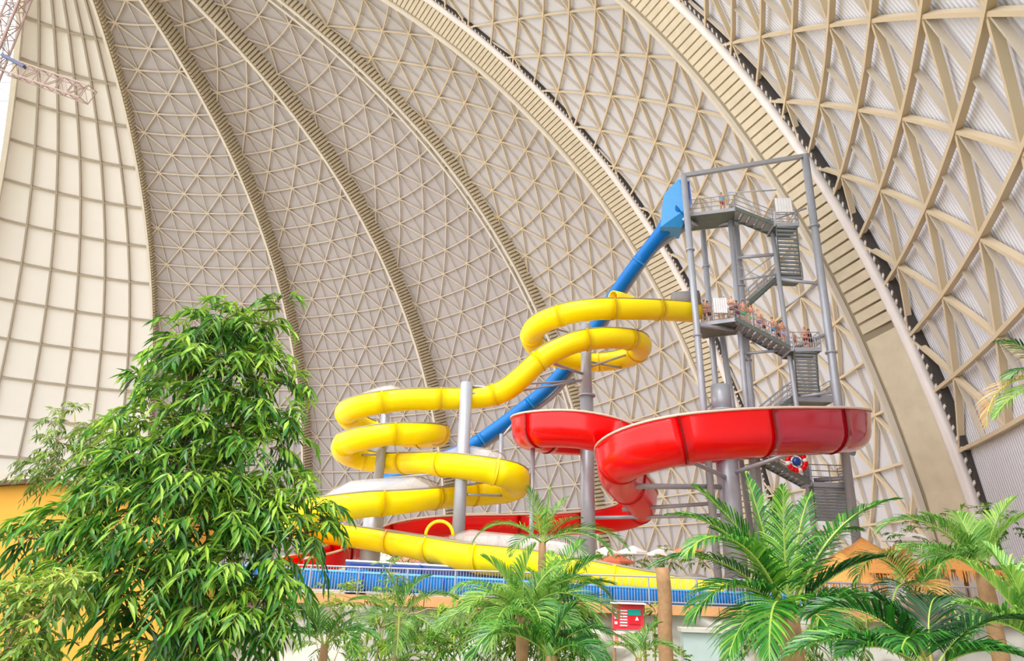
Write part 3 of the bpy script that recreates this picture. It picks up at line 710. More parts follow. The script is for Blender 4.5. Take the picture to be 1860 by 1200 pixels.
def body(pose):
    if pose == 'akimbo': arms = [[(.19, 0, 1.40), (.33, .02, 1.17), (.18, -.08, 1.02)], [(-.19, 0, 1.40), (-.33, .02, 1.17), (-.18, -.08, 1.02)]]
    elif pose == 'lean': arms = [[(.19, -.02, 1.38), (.24, -.16, 1.18), (.12, -.34, 1.08)], [(-.19, -.02, 1.38), (-.26, -.14, 1.17), (-.14, -.34, 1.08)]]
    elif pose == 'crossed': arms = [[(.19, 0, 1.39), (.25, -.08, 1.14), (.0, -.2, 1.16)], [(-.19, 0, 1.39), (-.25, -.08, 1.14), (-.02, -.22, 1.2)]]
    else: arms = [[(.19, 0, 1.40), (.24, .02, 1.13), (.23, -.08, .88)], [(-.19, 0, 1.40), (-.23, .03, 1.13), (-.25, -.06, .88)]]
    tilt = -.05 if pose == 'lean' else 0
    N = [(0, 0, .95, .15, .11), (0, 0, 1.10, .135, .095), (0, tilt * .5, 1.28, .16, .11), (0, tilt, 1.42, .12, .085), (0, tilt, 1.50, .055, .055), (0, tilt - .01, 1.58, .07, .085), (0, tilt - .01, 1.67, .075, .095), (0, tilt - .01, 1.73, .05, .06)]
    E = [(0, 1), (1, 2), (2, 3), (3, 4), (4, 5), (5, 6), (6, 7)]
    for sgn, st in ((1, .02), (-1, -.06 if pose == 'walk' else .02)):
        b = len(N); kx = .03 if pose != 'walk' else .02
        N += [(.10 * sgn, 0, .86, .09, .095), (.11 * sgn + kx * sgn, -.03 + st, .50, .058, .06), (.12 * sgn, .02 + st * 2, .28, .052, .058), (.12 * sgn, .03 + st * 2, .08, .034, .038), (.13 * sgn, -.10 + st * 2, .035, .04, .03), (.135 * sgn, -.17 + st * 2, .025, .03, .02)]
        E += [(0, b), (b, b + 1), (b + 1, b + 2), (b + 2, b + 3), (b + 3, b + 4), (b + 4, b + 5)]
    for A in arms:
        b = len(N); N += [(*A[0], .055), (*A[1], .038), (*A[2], .026)]
        w_ = V3(A[2]); d = (w_ - V3(A[1])).normalized(); q = w_ + d * .06; N.append((*q, .036, .018)); E += [(3, b), (b, b + 1), (b + 1, b + 2), (b + 2, b + 3)]
    return N, E, arms
POSE = {}
hairm = {}
for pz in ('stand', 'akimbo', 'lean', 'crossed', 'walk'):
    N, E, arms = body(pz); me = skin_mesh('body', N, E, M_skin[0], 1)
    # add fingers, nose, ears, eyes and mouth to the same body mesh
    mb = MB()
    for s_, A in zip((1, -1), arms): w_ = V3(A[2]); hand(mb, w_, w_ - V3(A[1]), s_)
    hy = (-.05 if pz == 'lean' else 0)
    mb.tube([V3((0, hy - .10, 1.655)), V3((0, hy - .125, 1.625))], [.008, .014], 6)
    for s_ in (1, -1): mb.ball((.078 * s_, hy, 1.64), .012, .022, .032, 6, 5)
    mb.tube([V3((-.022, hy - .097, 1.592)), V3((.022, hy - .097, 1.592))], .006, 5)
    bm = bmesh.new(); bm.from_mesh(me); t = bpy.data.meshes.new('t'); t.from_pydata(mb.v, [], mb.f); bm.from_mesh(t); bm.to_mesh(me); bm.free()
    me.polygons.foreach_set('use_smooth', [True] * len(me.polygons)); POSE[pz] = me
def tint_mesh(me, M):
    c = me.copy(); c.materials.clear(); c.materials.append(M); return c
BODY = {(p, i): tint_mesh(POSE[p], M_skin[i]) for p in POSE for i in range(3)}
def trunks(M):
    N = [(0, 0, .97, .162, .125), (0, 0, .90, .165, .13), (.105, 0, .80, .105, .11), (.125, -.01, .62, .092, .092), (-.105, 0, .80, .105, .11), (-.125, -.01, .62, .092, .092)]
    return skin_mesh('shorts', N, [(0, 1), (1, 2), (2, 3), (1, 4), (4, 5)], M, 1)
def topm(M): return skin_mesh('top', [(0, 0, .98, .15, .12), (0, 0, 1.12, .145, .11), (0, 0, 1.28, .172, .124), (0, 0, 1.39, .13, .10)], [(0, 1), (1, 2), (2, 3)], M, 1)
mb = MB(); mb.ball((0, .025, 1.69), .088, .105, .085, 12, 8); hair_short = mb
M_hair = [mat('hair_dark', (46, 34, 28), .6), mat('hair_brown', (104, 70, 44), .6), mat('hair_fair', (196, 160, 100), .6)]
HM = []
for hm in M_hair:
    for lng in (0, 1):
        mb = MB(); mb.ball((0, .022, 1.685), .09, .108, .088, 12, 8)
        if lng: mb.tube([V3((0, .06, 1.70)), V3((0, .09, 1.58)), V3((0, .10, 1.45))], [.075, .08, .05], 8)
        me = bpy.data.meshes.new('hair'); me.from_pydata(mb.v, [], mb.f); me.materials.append(hm); me.polygons.foreach_set('use_smooth', [True] * len(me.polygons)); HM.append(me)
M_eye = mat('eye_dark', (40, 30, 30), .3); mb = MB()
for s_ in (1, -1): mb.ball((.03 * s_, -.092, 1.648), .011, .008, .008, 6, 4)
eye_me = bpy.data.meshes.new('eyes'); eye_me.from_pydata(mb.v, [], mb.f); eye_me.materials.append(M_eye)
def person(P, rz, h, pose, skin, hair, lng, short=None, top=None, label='', grp='people queueing on the lower tower deck'):
    o = empty('person', P, label, 'person', grp); o.rotation_euler.z = rz; s_ = h / 1.77; o.scale = (s_, s_, s_)
    def ch(n, me): c = bpy.data.objects.new(n, me); col.objects.link(c); c.parent = o
    ch('body', BODY[(pose, skin)]); ch('hair', HM[hair * 2 + lng]); ch('eyes', eye_me)
    if short: ch('shorts', trunks_c(short))
    if top: ch('shirt', top_c(top))
    return o
_tc, _pc, _mc = {}, {}, {}
def cm(c):
    if c not in _mc: _mc[c] = mat('cloth_%d_%d_%d' % c, c, .8)
    return _mc[c]
def trunks_c(c):
    if c not in _tc: _tc[c] = trunks(cm(c))
    return _tc[c]
def top_c(c):
    if c not in _pc: _pc[c] = topm(cm(c))
    return _pc[c]
def onstair(px, back=.75):
    """point on the queue stair in image column px"""
    A, B = S4; best = None
    for k in range(101):
        p = A + (B - A) * k / 100 + V3((0, back, 0)); d = p - CAM; x = 930 + F * d.dot(right) / d.dot(fwd)
        if best is None or abs(x - px) < best[0]: best = (abs(x - px), p)
    return best[1] + V3((0, 0, .04))
def ondeck(px, back):
    p = atz(px, 582, zl); q = V3((p.x, 0, zl)); y = LD[0].y + (LD[1].y - LD[0].y) * max(0, min(1, (p.x - LD[0].x) / (LD[1].x - LD[0].x))); return V3((p.x + back * .12, y + back, zl + .01))
PEOPLE = [('d', 1276, 0.18, 1.70, 'lean', 0, 1, 0, (40, 60, 110), None, 'person in navy shorts at the left end of the lower tower deck'),
          ('d', 1285, 0.18, 1.74, 'crossed', 1, 2, 0, (200, 120, 110), None, 'fair haired person in salmon shorts beside the tower post on the lower deck'),
          ('d', 1293, 0.63, 1.78, 'stand', 0, 0, 0, (90, 60, 60), None, 'person in dark shorts just left of the white screen'),
          ('d', 1313, 0.53, 1.86, 'stand', 1, 1, 0, (80, 90, 120), None, 'tall person behind the white screen, left one'),
          ('d', 1321, 0.63, 1.88, 'lean', 1, 1, 0, (90, 70, 60), None, 'tall person behind the white screen, right one'),
          ('d', 1329, 0.18, 1.70, 'crossed', 1, 2, 1, (150, 80, 90), None, 'long haired person right of the white screen'),
          ('s', 1341, 0.53, 1.70, 'stand', 2, 0, 0, (120, 50, 90), (120, 50, 90), 'person in a purple swimsuit at the top of the queue stair'),
          ('s', 1353, 0.18, 1.76, 'akimbo', 0, 0, 0, (40, 180, 70), None, 'person in bright green shorts with hands on hips'),
          ('s', 1367, 0.18, 1.78, 'crossed', 0, 0, 1, (170, 220, 150), (224, 150, 130), 'long haired person in pink and pale green beside the green shorts'),
          ('s', 1381, 0.18, 1.70, 'lean', 1, 0, 0, (150, 120, 170), None, 'person in lavender shorts leaning on the stair rail'),
          ('s', 1389, 0.53, 1.68, 'stand', 0, 1, 0, (40, 40, 60), None, 'person in black shorts behind the lavender shorts'),
          ('s', 1407, 0.18, 1.66, 'akimbo', 0, 1, 0, (30, 130, 200), None, 'person in blue shorts halfway down the queue stair'),
          ('s', 1417, 0.53, 1.70, 'stand', 2, 0, 0, (40, 36, 40), None, 'person in black shorts behind the blue shorts'),
          ('s', 1425, 0.18, 1.78, 'crossed', 0, 0, 0, (214, 180, 220), None, 'dark haired person in pale pink shorts near the foot of the queue stair')]
for kd, px, bk, h, pz, sk, hr, lg, sh, tp, lb in PEOPLE:
    P = ondeck(px, bk) if kd == 'd' else onstair(px, bk); person(P, random.uniform(-.7, .7), h, pz, sk, hr, lg, sh, tp, lb)
z3 = s4b.z + .01
person(V3((s4b.x + .45, s4b.y + .25, z3)), .3, 1.25, 'stand', 0, 0, 0, (200, 120, 100), None, 'child on the landing at the foot of the queue stair')
person(V3((s4b.x + 1.15, s4b.y + .2, z3)), -.5, 1.6, 'lean', 0, 1, 1, (140, 30, 40), (160, 60, 50), 'person in dark red swimwear on the landing below the queue')
person(V3((s4b.x + 1.5, s4b.y + .3, z3)), .4, 1.5, 'stand', 2, 0, 0, (50, 40, 60), (70, 40, 60), 'person in dark swimwear at the right end of the landing')
person(V3((U[0].x + (U[1].x - U[0].x) * .78, U[1].y + .55, zu + .01)), .2, 1.6, 'stand', 0, 1, 0, (220, 90, 70), (80, 200, 225), 'person in a light blue shirt on the top deck of the tower', 'person on the top deck')

# ------------------------------------------------------------------ building on the left
bl = empty('ochre_building', (-15, 24, 0), 'ochre yellow rendered building with brown roof edge behind the tree', 'building')
fc = [(-60, 884), (0, 882), (60, 878), (110, 877), (165, 884), (230, 897), (300, 905), (345, 912)]
T = [at(px, py, 22 + (px + 60) * .004) for px, py in fc]
mb = MB(); n = len(T); vv = [p for p in T] + [V3((p.x, p.y, 0)) for p in T] + [p + V3((0, 3.2, 0)) for p in T] + [V3((p.x, p.y + 3.2, 0)) for p in T]
fs = []
for k in range(n - 1): fs += [(k, n + k, n + k + 1, k + 1), (2 * n + k, 2 * n + k + 1, 3 * n + k + 1, 3 * n + k), (k, k + 1, 2 * n + k + 1, 2 * n + k)]
fs += [(0, 2 * n, 3 * n, n), (n - 1, 2 * n - 1, 4 * n - 1, 3 * n - 1)]
mb.add(vv, fs); mb.build('wall', M_ochre, bl)
mb = MB()
for a, b in zip(T[:-1], T[1:]): mb.beam(a + V3((0, -.08, .05)), b + V3((0, -.08, .05)), .5, .15)
mb.build('roof_edge', M_brown, bl)
mb = MB(); a = at(-80, 862, 34); b = at(60, 868, 34); mb.box((a + b) / 2 - V3((0, 0, 6)), (b - a) / 2, (0, 3, 0), (0, 0, 6)); o = mb.build('pale_building', M_white); tag(o, 'pale flat roof seen just above the ochre building at left', 'building')

# ------------------------------------------------------------------ things on the terrace far behind
def hut(name, label, px, py, Y, w_, h_, body=True):
    C = at(px, py, Y); o = empty(name, (C.x, C.y, ZD), label, 'hut')
    bm_ = MB(); n = 20; vv = [C + V3((0, 0, 0))]
    rings = 5; fs = []
    for r_ in range(1, rings + 1):
        for k in range(n):
            a = 2 * math.pi * k / n; q = w_ * r_ / rings * (1 + .05 * random.uniform(-1, 1)); vv.append(C + V3((math.cos(a) * q, math.sin(a) * q, -h_ * (r_ / rings) ** .9 + random.uniform(-.06, .06))))
    for k in range(n): fs.append((0, 1 + k, 1 + (k + 1) % n))
    for r_ in range(rings - 1):
        for k in range(n):
            a, b = 1 + r_ * n + k, 1 + r_ * n + (k + 1) % n; fs.append((a, a + n, b + n, b))
    bm_.add(vv, fs); bm_.build('thatched_roof', M_thatch, o, True)
    fr_ = MB()
    for k in range(150):
        a = random.uniform(0, 2 * math.pi); q = w_ * 1.0; p = C + V3((math.cos(a) * q, math.sin(a) * q, -h_ + .05)); fr_.tube([p, p + V3((math.cos(a) * .08, math.sin(a) * .08, -random.uniform(.2, .55)))], [.04, .01], 4)
    tag(fr_.build('thatch_fringe', M_thatch, o), kind='stuff')
    for a in (.8, 2.3, 3.9, 5.5):
        mb = MB(); mb.tube([(C.x + math.cos(a) * w_ * .75, C.y + math.sin(a) * w_ * .75, ZD), (C.x + math.cos(a) * w_ * .75, C.y + math.sin(a) * w_ * .75, C.z - h_ * .7)], .1, 8); mb.build('post', M_palmt, o)
    return o
hut('thatched_hut', 'orange thatched hut roof beside the right tower post', 1565, 975, 34.5, 2.9, 1.8)
hut('thatched_hut', 'smaller orange thatched roof in front of the larger one', 1526, 1000, 30.4, 1.6, 1.35)
hut('thatched_hut', 'low thatched roof edge left of the beige wall at far right', 1730, 1005, 32, 2.5, .8)
mb = MB(); a = at(1690, 1040, 36); b = at(1800, 1040, 36); mb.box(((a.x + b.x) / 2, 36.3, (a.z + ZD) / 2 - .5), ((b.x - a.x) / 2, 0, 0), (0, .3, 0), (0, 0, (a.z - ZD) / 2 + .5)); tag(mb.build('beige_kiosk', M_beige), 'plain beige kiosk wall behind the palms at right', 'kiosk')
def parasol(px, py, Y, c, label):
    C = at(px, py, Y); o = empty('parasol', (C.x, C.y, ZD), label, 'parasol', 'parasols on the far terrace')
    mb = MB(); n = 8; vv = [C] + [C + V3((1.5 * math.cos(2 * math.pi * k / n), 1.5 * math.sin(2 * math.pi * k / n), -.6)) for k in range(n)]; vv += [C - V3((0, 0, .05))] + [v - V3((0, 0, .22)) for v in vv[1:n + 1]]
    mb.add(vv, [(0, 1 + k, 1 + (k + 1) % n) for k in range(n)] + [(1 + k, n + 2 + k, n + 2 + (k + 1) % n, 1 + (k + 1) % n) for k in range(n)]); mb.build('canopy', cm(c), o)
    mb = MB(); mb.tube([(C.x, C.y, ZD), C], .04, 6); mb.build('pole', M_rail, o)
for px, py, Y, c, lb in [(1100, 992, 62, (245, 240, 236), 'white parasol just right of the central pole'), (1150, 990, 66, (250, 248, 245), 'white parasol left of the palm trunk'), (1205, 992, 60, (240, 232, 228), 'white parasol above the palm trunk'),
                         (1250, 988, 64, (236, 150, 110), 'orange parasol right of the palm trunk'), (1120, 1005, 56, (230, 120, 90), 'red orange parasol below the white ones'), (690, 1000, 58, (245, 240, 236), 'white parasol behind the left slide pole'),
                         (745, 1003, 62, (226, 150, 130), 'salmon parasol behind the yellow hoop'), (1640, 960, 44, (245, 240, 240), 'white parasol right of the thatched hut'), (1480, 968, 46, (240, 236, 240), 'white parasol left of the thatched hut'), (1800, 965, 40, (240, 240, 245), 'white parasol at far right')]:
    parasol(px, py, Y, c, lb)
# low boulders on the far terrace
def rock(P, s, label, grp):
    bm = bmesh.new(); bmesh.ops.create_icosphere(bm, subdivisions=3, radius=1)
    for v in bm.verts: v.co *= 1 + .3 * noise.noise(v.co * 1.3 + V3(P)); v.co.x *= s * 1.3; v.co.y *= s; v.co.z *= s * .8
    me = bpy.data.meshes.new('rock'); bm.to_mesh(me); bm.free(); me.materials.append(M_rock); me.polygons.foreach_set('use_smooth', [True] * len(me.polygons))
    o = bpy.data.objects.new('boulder', me); col.objects.link(o); o.location = P; tag(o, label, 'boulder', grp)
for px, Y, s_, lb in [(1085, 50, 1.1, 'pinkish boulder right of the central pole on the far terrace'), (1135, 48, .9, 'low boulder below the white parasols'), (1185, 52, 1.0, 'boulder behind the palm trunk'), (1265, 44, 1.0, 'boulder right of the palm trunk'), (760, 45, .8, 'boulder behind the yellow hoop')]:
    p = at(px, 1020, Y); rock((p.x, p.y, ZD + s_ * .5), s_, lb, 'boulders on the far terrace')

# sign on the rock wall
sg = empty('info_sign', at(1140, 1180, 26.2), 'red and white information sign on a wooden stand before the rock wall', 'sign'); SY = 26.2
def plate(px0, py0, px1, py1, c, dy=0, name='panel', lab=None):
    a = at(px0, py0, SY); b = at(px1, py0, SY); d = at(px0, py1, SY); mb = MB(); mb.box(V3(((a.x + b.x) / 2, SY - dy, (a.z + d.z) / 2)), ((b.x - a.x) / 2, 0, 0), (0, .012, 0), (0, 0, (a.z - d.z) / 2)); o = mb.build(name, cm(c), sg)
    if lab: o['label'] = lab
plate(1112, 1096, 1167, 1142, (224, 52, 66), 0, 'upper_panel', 'red upper panel'); plate(1140, 1106, 1163, 1117, (20, 160, 140), .03, 'green_field'); plate(1142, 1118, 1162, 1133, (220, 20, 40), .03, 'red_field')
plate(1114, 1145, 1166, 1176, (238, 214, 206), 0, 'lower_panel', 'pale pink lower panel'); plate(1116, 1150, 1122, 1160, (226, 130, 110), .03, 'orange_field'); plate(1116, 1162, 1123, 1170, (240, 150, 60), .03, 'orange_field')
for k in range(6): plate(1126, 1107 + k * 5.4, 1139, 1109.5 + k * 5.4, (250, 232, 232), .03, 'text_line')
for k in range(3): plate(1127, 1150 + k * 5, 1142, 1152 + k * 5, (200, 150, 150), .03, 'text_line')
for k in range(3): plate(1116, 1108 + k * 10, 1121, 1113 + k * 10, (250, 226, 226), .03, 'symbol')
a = at(1156.5, 1119, SY); b = at(1153, 1126, SY); d = at(1160, 1126, SY); mb = MB(); mb.add([V3((q.x, SY - .05, q.z)) for q in (a, b, d)] + [V3((q.x, SY - .03, q.z)) for q in (a, b, d)], [(0, 1, 2), (5, 4, 3), (0, 3, 4, 1), (1, 4, 5, 2), (2, 5, 3, 0)]); mb.build('white_triangle', M_white, sg)
for px in (1114, 1168):
    p = at(px, 1095, SY + .06); mb = MB(); mb.tube([(p.x, p.y, 0), p], .06, 8); mb.build('stand_post', M_palmt, sg)
mb = MB(); a = at(1110, 1094, SY); b = at(1171, 1094, SY); mb.beam(a, V3((b.x, b.y, a.z)), .5, .04); mb.build('sign_roof', M_white, sg)
# pale service door
a = at(1240, 1146, 26.4); b = at(1345, 1146, 26.4); mb = MB(); mb.box(((a.x + b.x) / 2, 26.6, a.z / 2), ((b.x - a.x) / 2, 0, 0), (0, .25, 0), (0, 0, a.z / 2))
dr = tag(mb.build('door_1', mat('pale_blue_grey_panel', (188, 204, 200), .6)), 'pale blue-grey service door in the rock wall', 'door', kind='structure')
mb = MB(); mb.box(((a.x + b.x) / 2, 26.5, a.z + .06), ((b.x - a.x) / 2 + .1, 0, 0), (0, .3, 0), (0, 0, .07)); mb.build('door_lintel', M_rock, dr)

# ------------------------------------------------------------------ foliage builders
LEAFT = [(0, 0, 0), (.5, .45, 0), (-.5, .45, 0), (0, .5, -.12), (0, 1, -.1)]
def add_leaf(mb, p, d, nrm, L_, w_, tint):
    d = d.normalized(); x = d.cross(nrm); x = x.normalized() if x.length > 1e-3 else d.orthogonal().normalized(); z = x.cross(d)
    V_ = [p + x * (a * w_) + d * (b * L_) + z * (c_ * L_) for a, b, c_ in ((0, 0, 0), (.5, .38, .03), (-.5, .38, .03), (0, .42, -.03), (.3, .72, -.03), (-.3, .72, -.03), (0, 1, -.14))]
    mb.add(V_, [(0, 1, 3), (0, 3, 2), (1, 4, 6, 3), (3, 6, 5, 2)], tint)
def rdir():
    a = random.uniform(0, 2 * math.pi); z = random.uniform(-1, 1); s_ = math.sqrt(1 - z * z); return V3((s_ * math.cos(a), s_ * math.sin(a), z))
def leafy_tree(name, label, blobs, LL, LW, twigs, M, trunkpts, trunk_r, bark, cat='tree', grp=None, tint=(.25, .75), droop=1.0, nsingle=0, per=11):
    base = V3(trunkpts[0]); o = empty(name, base, label, cat, grp)
    mbt = MB(); mbt.tube(trunkpts, [trunk_r * (1 - .7 * k / (len(trunkpts) - 1)) for k in range(len(trunkpts))], 9); mbt.build('trunk', bark, o, True)
    mb = MB(); singles = []; tw_ = MB()
    for (px, py, Y, rp) in blobs:
        C = at(px, py, Y); r = rp * Y / F * 1.05
        # branch from the nearest trunk point
        tp = min(trunkpts, key=lambda q: (V3(q) - C).length + (0 if q[2] < C.z else 2)); tp = V3(tp)
        mid = (tp + C) / 2 + V3((random.uniform(-.2, .2), random.uniform(-.2, .2), .25)); bb = MB(); bb.tube([tp, mid, C], [trunk_r * .35, trunk_r * .22, trunk_r * .1], 6); bb.build('branch', bark, o, True)
        bt = random.uniform(-.12, .12)
        for k in range(int(twigs * (rp / 50) ** 1.6)):
            d = rdir(); d.z = d.z * .8 + .15; d.normalize(); q = random.random() ** .5
            s0_ = C + V3((d.x, d.y, d.z * .85)) * (r * q * .75); L_ = r * random.uniform(.3, .55) + LL
            dd = (d + V3((0, 0, .25))).normalized(); pts = []; p = s0_.copy(); v = dd * (L_ / 6)
            for j in range(7): pts.append(p.copy()); p += v; v += V3((0, 0, -.16 * droop * L_ / 6 * (1 + j * .35)))
            tw_.tube([pts[0], pts[3], pts[6]], [.010, .007, .004], 3, False)
            up_ = .5 + .35 * d.z + bt  # upward twigs get lighter leaves: light from above put into the tint
            for j in range(per):
                f = (j + 1) / per * 6; i0 = min(5, int(f)); pp = pts[i0] + (pts[i0 + 1] - pts[i0]) * (f - i0); t = (pts[i0 + 1] - pts[i0]).normalized()
                sd_ = t.cross(V3((0, 0, 1))); sd_ = sd_.normalized() if sd_.length > .05 else V3((1, 0, 0))
                ld = (t * .75 + sd_ * (.7 if j % 2 else -.7) + V3((0, 0, -.45 * droop)) + rdir() * .25); nn = (V3((0, 0, 1)) + rdir() * .5)
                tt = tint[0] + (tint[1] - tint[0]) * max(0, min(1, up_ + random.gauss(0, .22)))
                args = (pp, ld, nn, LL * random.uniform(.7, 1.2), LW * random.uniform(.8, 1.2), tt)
                if nsingle and len(singles) < nsingle and d.y < -.5 and q > .75 and random.random() < .08: singles.append(args)
                else: add_leaf(mb, *args)
    tag(mb.build('foliage', M, o), kind='stuff'); tag(tw_.build('twigs', bark, o), kind='stuff')
    if singles:
        protos = []
        for q in range(5):
            t = MB(); add_leaf(t, V3((0, 0, 0)), V3((0, 1, 0)), V3((0, 0, 1)), 1, LW / LL, .3 + .15 * q); po = t.build('leaf', M, None, False, (0, 0, 0)); protos.append(po)
        for k, (p, d, n, L_, W_, tt) in enumerate(singles):
            po = protos[k % 5]; c = po if k < 5 else bpy.data.objects.new('leaf', po.data)
            if k >= 5: col.objects.link(c)
            d = d.normalized(); x = d.cross(n).normalized(); z = x.cross(d); mm = Matrix((x, d, z)).transposed().to_4x4() @ Matrix.Scale(L_, 4); mm.translation = p - base; c.parent = o; c.matrix_basis = mm
    return o

def frond(mb, rb, base, az, el, L_, droop, nl, ll, lw, tint, vee=.5, hang=.3, st=.15, side=0):
    """one palm frond: arching rachis into rb, leaflets into mb"""
    h = V3((math.cos(az), math.sin(az), 0)); p = V3(base); e = el; pts = [p.copy()]; K = 16; tg = []
    for k in range(K):
        d = h * math.cos(e) + V3((0, 0, 1)) * math.sin(e); tg.append(d); p = p + d * (L_ / K); pts.append(p.copy()); e -= droop / K * (1 + k / K)
    tg.append(tg[-1])
    rb.tube(pts, [.03 * L_ / 3 * (1 - .85 * k / K) + .004 for k in range(K + 1)], 5)
    sdv = h.cross(V3((0, 0, 1))).normalized()
    for j in range(nl):
        f = st + (1 - st) * j / (nl - 1); q = f * K; i = min(K - 1, int(q)); pp = pts[i] + (pts[i + 1] - pts[i]) * (q - i); t = tg[i]; u = sdv.cross(t)
        prof = math.sin(math.pi * min(1, .12 + f * .88)) ** .55 * (1 - .35 * f)
        for s_ in (1, -1):
            lL = ll * prof * random.uniform(.85, 1.12); ang = R(62) - R(38) * f
            d = (t * math.cos(ang) + sdv * (s_ * math.sin(ang) * math.cos(vee)) + u * (math.sin(ang) * math.sin(vee)) + rdir() * .07).normalized()
            n_ = (u * math.cos(vee) - sdv * (s_ * math.sin(vee))); x = d.cross(n_).normalized()
            w_ = lw * (.7 + .3 * prof); g = V3((0, 0, -1)) * (hang * lL)
            a0 = pp; a1 = pp + d * lL * .35 + g * .08; a2 = pp + d * lL * .7 + g * .4; a3 = pp + d * lL * .97 + g
            tt = max(0, min(1, tint + random.gauss(0, .17)))
            mb.add([a0 - x * w_ * .2, a0 + x * w_ * .2, a1 - x * w_ * .5, a1 + n_ * (-w_ * .25), a1 + x * w_ * .5, a2 - x * w_ * .38, a2 + n_ * (-w_ * .18), a2 + x * w_ * .38, a3], [(0, 3, 2), (0, 1, 3), (1, 4, 3), (2, 3, 6, 5), (3, 4, 7, 6), (5, 6, 8), (6, 7, 8)], tt)
def palm(name, label, crown, fronds, ll, lw, M, tr=.12, ttop=None, nl=34, grp=None, trunk=True, rm=None, cat='palm'):
    C = V3(crown); o = empty(name, (C.x, C.y, 0), label, cat, grp)
    if trunk:
        mb = MB(); k = 14; mb.tube([(C.x, C.y, C.z * i / k) for i in range(k + 1)], [tr * (1.15 if i % 2 else 1.0) for i in range(k + 1)], 10); mb.build('trunk', M_palmt, o, True)
    for fr_ in fronds:
        az, el, L_, dr_ = fr_[:4]; tint = fr_[4] if len(fr_) > 4 else .5; MM = fr_[5] if len(fr_) > 5 else M
        b = C + V3((math.cos(az), math.sin(az), 0)) * tr * .5; mb = MB(); rb = MB()
        frond(mb, rb, b, az, el, L_, dr_, int(nl * 1.15), ll * 1.25, lw * .46, tint, vee=random.uniform(.25, .7), hang=random.uniform(.2, .5))
        f = mb.build('frond', MM, o); r_ = rb.build('frond_rib', rm or M_rachis, f); r_.location = (0, 0, 0)
    return o
def aim(C, px, py, Y):
    """azimuth and distance from a crown to a tip given in the photograph"""
    T_ = at(px, py, Y); d = T_ - V3(C); return math.atan2(d.y, d.x), math.hypot(d.x, d.y), d.z
def fr_to(C, px, py, Y, lift=.9, tint=.5, M=None):
    """frond from crown C whose tip lands near the given photo point"""
    az, hd, dz = aim(C, px, py, Y); best = None
    for e10 in range(-4, 16):
        el = e10 * .1
        for d10 in range(1, 26):
            dr_ = d10 * .1
            if abs((el - (math.atan2(dz, hd))) - lift * .6) > .28: continue
            x = z = 0; e = el; K = 16
            for k in range(K): x += math.cos(e) / K; z += math.sin(e) / K; e -= dr_ / K * (1 + k / K)
            if x <= .05: x = .05
            L_ = math.hypot(hd, dz) / math.hypot(x, z); err = abs(math.atan2(z, x) - math.atan2(dz, hd))
            if best is None or err < best[0]: best = (err, el, L_, dr_)
    if best is None: best = (0, math.atan2(dz, hd) + .3, math.hypot(hd, dz), .6)
    r_ = [az, best[1], best[2], best[3], tint]
    if M: r_.append(M)
    return tuple(r_)

# ------------------------------------------------------------------ the big tree on the left
def tp(px, py, Y): return tuple(at(px, py, Y))
g0 = at(322, 1190, 11.5)
trunk = [(g0.x, g0.y, 0), (g0.x, g0.y, g0.z), tp(318, 1060, 11.5), tp(320, 920, 11.5), tp(330, 800, 11.4), tp(345, 700, 11.3), tp(360, 620, 11.2)]
B1 = [(345, 605, 11.2, 48), (395, 590, 11.2, 50), (440, 608, 11.2, 46), (480, 590, 11.2, 30), (510, 560, 11.2, 22), (315, 640, 11.3, 42), (370, 650, 11, 55), (430, 665, 11, 52), (485, 665, 11.3, 38), (525, 700, 11.3, 24),
      (330, 700, 11.1, 44), (395, 720, 10.9, 50), (455, 735, 11, 50), (505, 765, 11.2, 40), (280, 760, 11.1, 50), (340, 790, 10.8, 60), (410, 800, 10.8, 60), (470, 815, 11, 45), (510, 800, 11.4, 30), (262, 705, 11.4, 24),
      (225, 800, 11.1, 52), (270, 850, 10.8, 60), (340, 880, 10.6, 62), (410, 885, 10.7, 55), (205, 850, 11, 45), (190, 900, 10.8, 42), (245, 930, 10.6, 58), (320, 960, 10.4, 62), (400, 960, 10.5, 60),
      (470, 925, 10.8, 50), (520, 890, 11, 45), (545, 935, 11, 45), (570, 965, 11.1, 32), (500, 980, 10.7, 52), (130, 945, 10.9, 40), (75, 960, 11, 34), (35, 975, 11.1, 26), (170, 985, 10.7, 44),
      (230, 1030, 10.5, 50), (300, 1045, 10.3, 58), (380, 1050, 10.3, 55), (445, 1040, 10.4, 55), (480, 1075, 10.3, 45), (110, 1010, 10.9, 28), (150, 1055, 10.6, 42), (90, 1065, 10.7, 30), (400, 1110, 10.2, 48), (455, 1120, 10.2, 42),
      (330, 1120, 10.2, 42), (240, 1105, 10.3, 36), (425, 1170, 10.2, 36), (500, 1140, 10.3, 28), (350, 1180, 10.2, 34), (270, 1190, 10.3, 28), (160, 1180, 10.4, 26)]
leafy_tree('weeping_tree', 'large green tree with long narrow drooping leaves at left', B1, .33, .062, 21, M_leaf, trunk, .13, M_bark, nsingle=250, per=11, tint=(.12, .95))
g0 = at(150, 1000, 19)
B2 = [(100, 800, 19, 34), (150, 775, 19, 30), (190, 790, 19, 34), (75, 840, 19, 28), (125, 840, 19, 36), (180, 840, 19, 38), (225, 800, 19, 28), (95, 760, 19, 20), (135, 745, 19, 16), (205, 755, 19, 18), (70, 870, 19, 22), (160, 870, 19, 26)]
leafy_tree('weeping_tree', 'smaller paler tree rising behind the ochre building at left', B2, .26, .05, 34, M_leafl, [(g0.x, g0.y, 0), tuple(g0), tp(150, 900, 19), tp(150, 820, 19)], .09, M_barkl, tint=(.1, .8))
g0 = at(-30, 1240, 9.5)
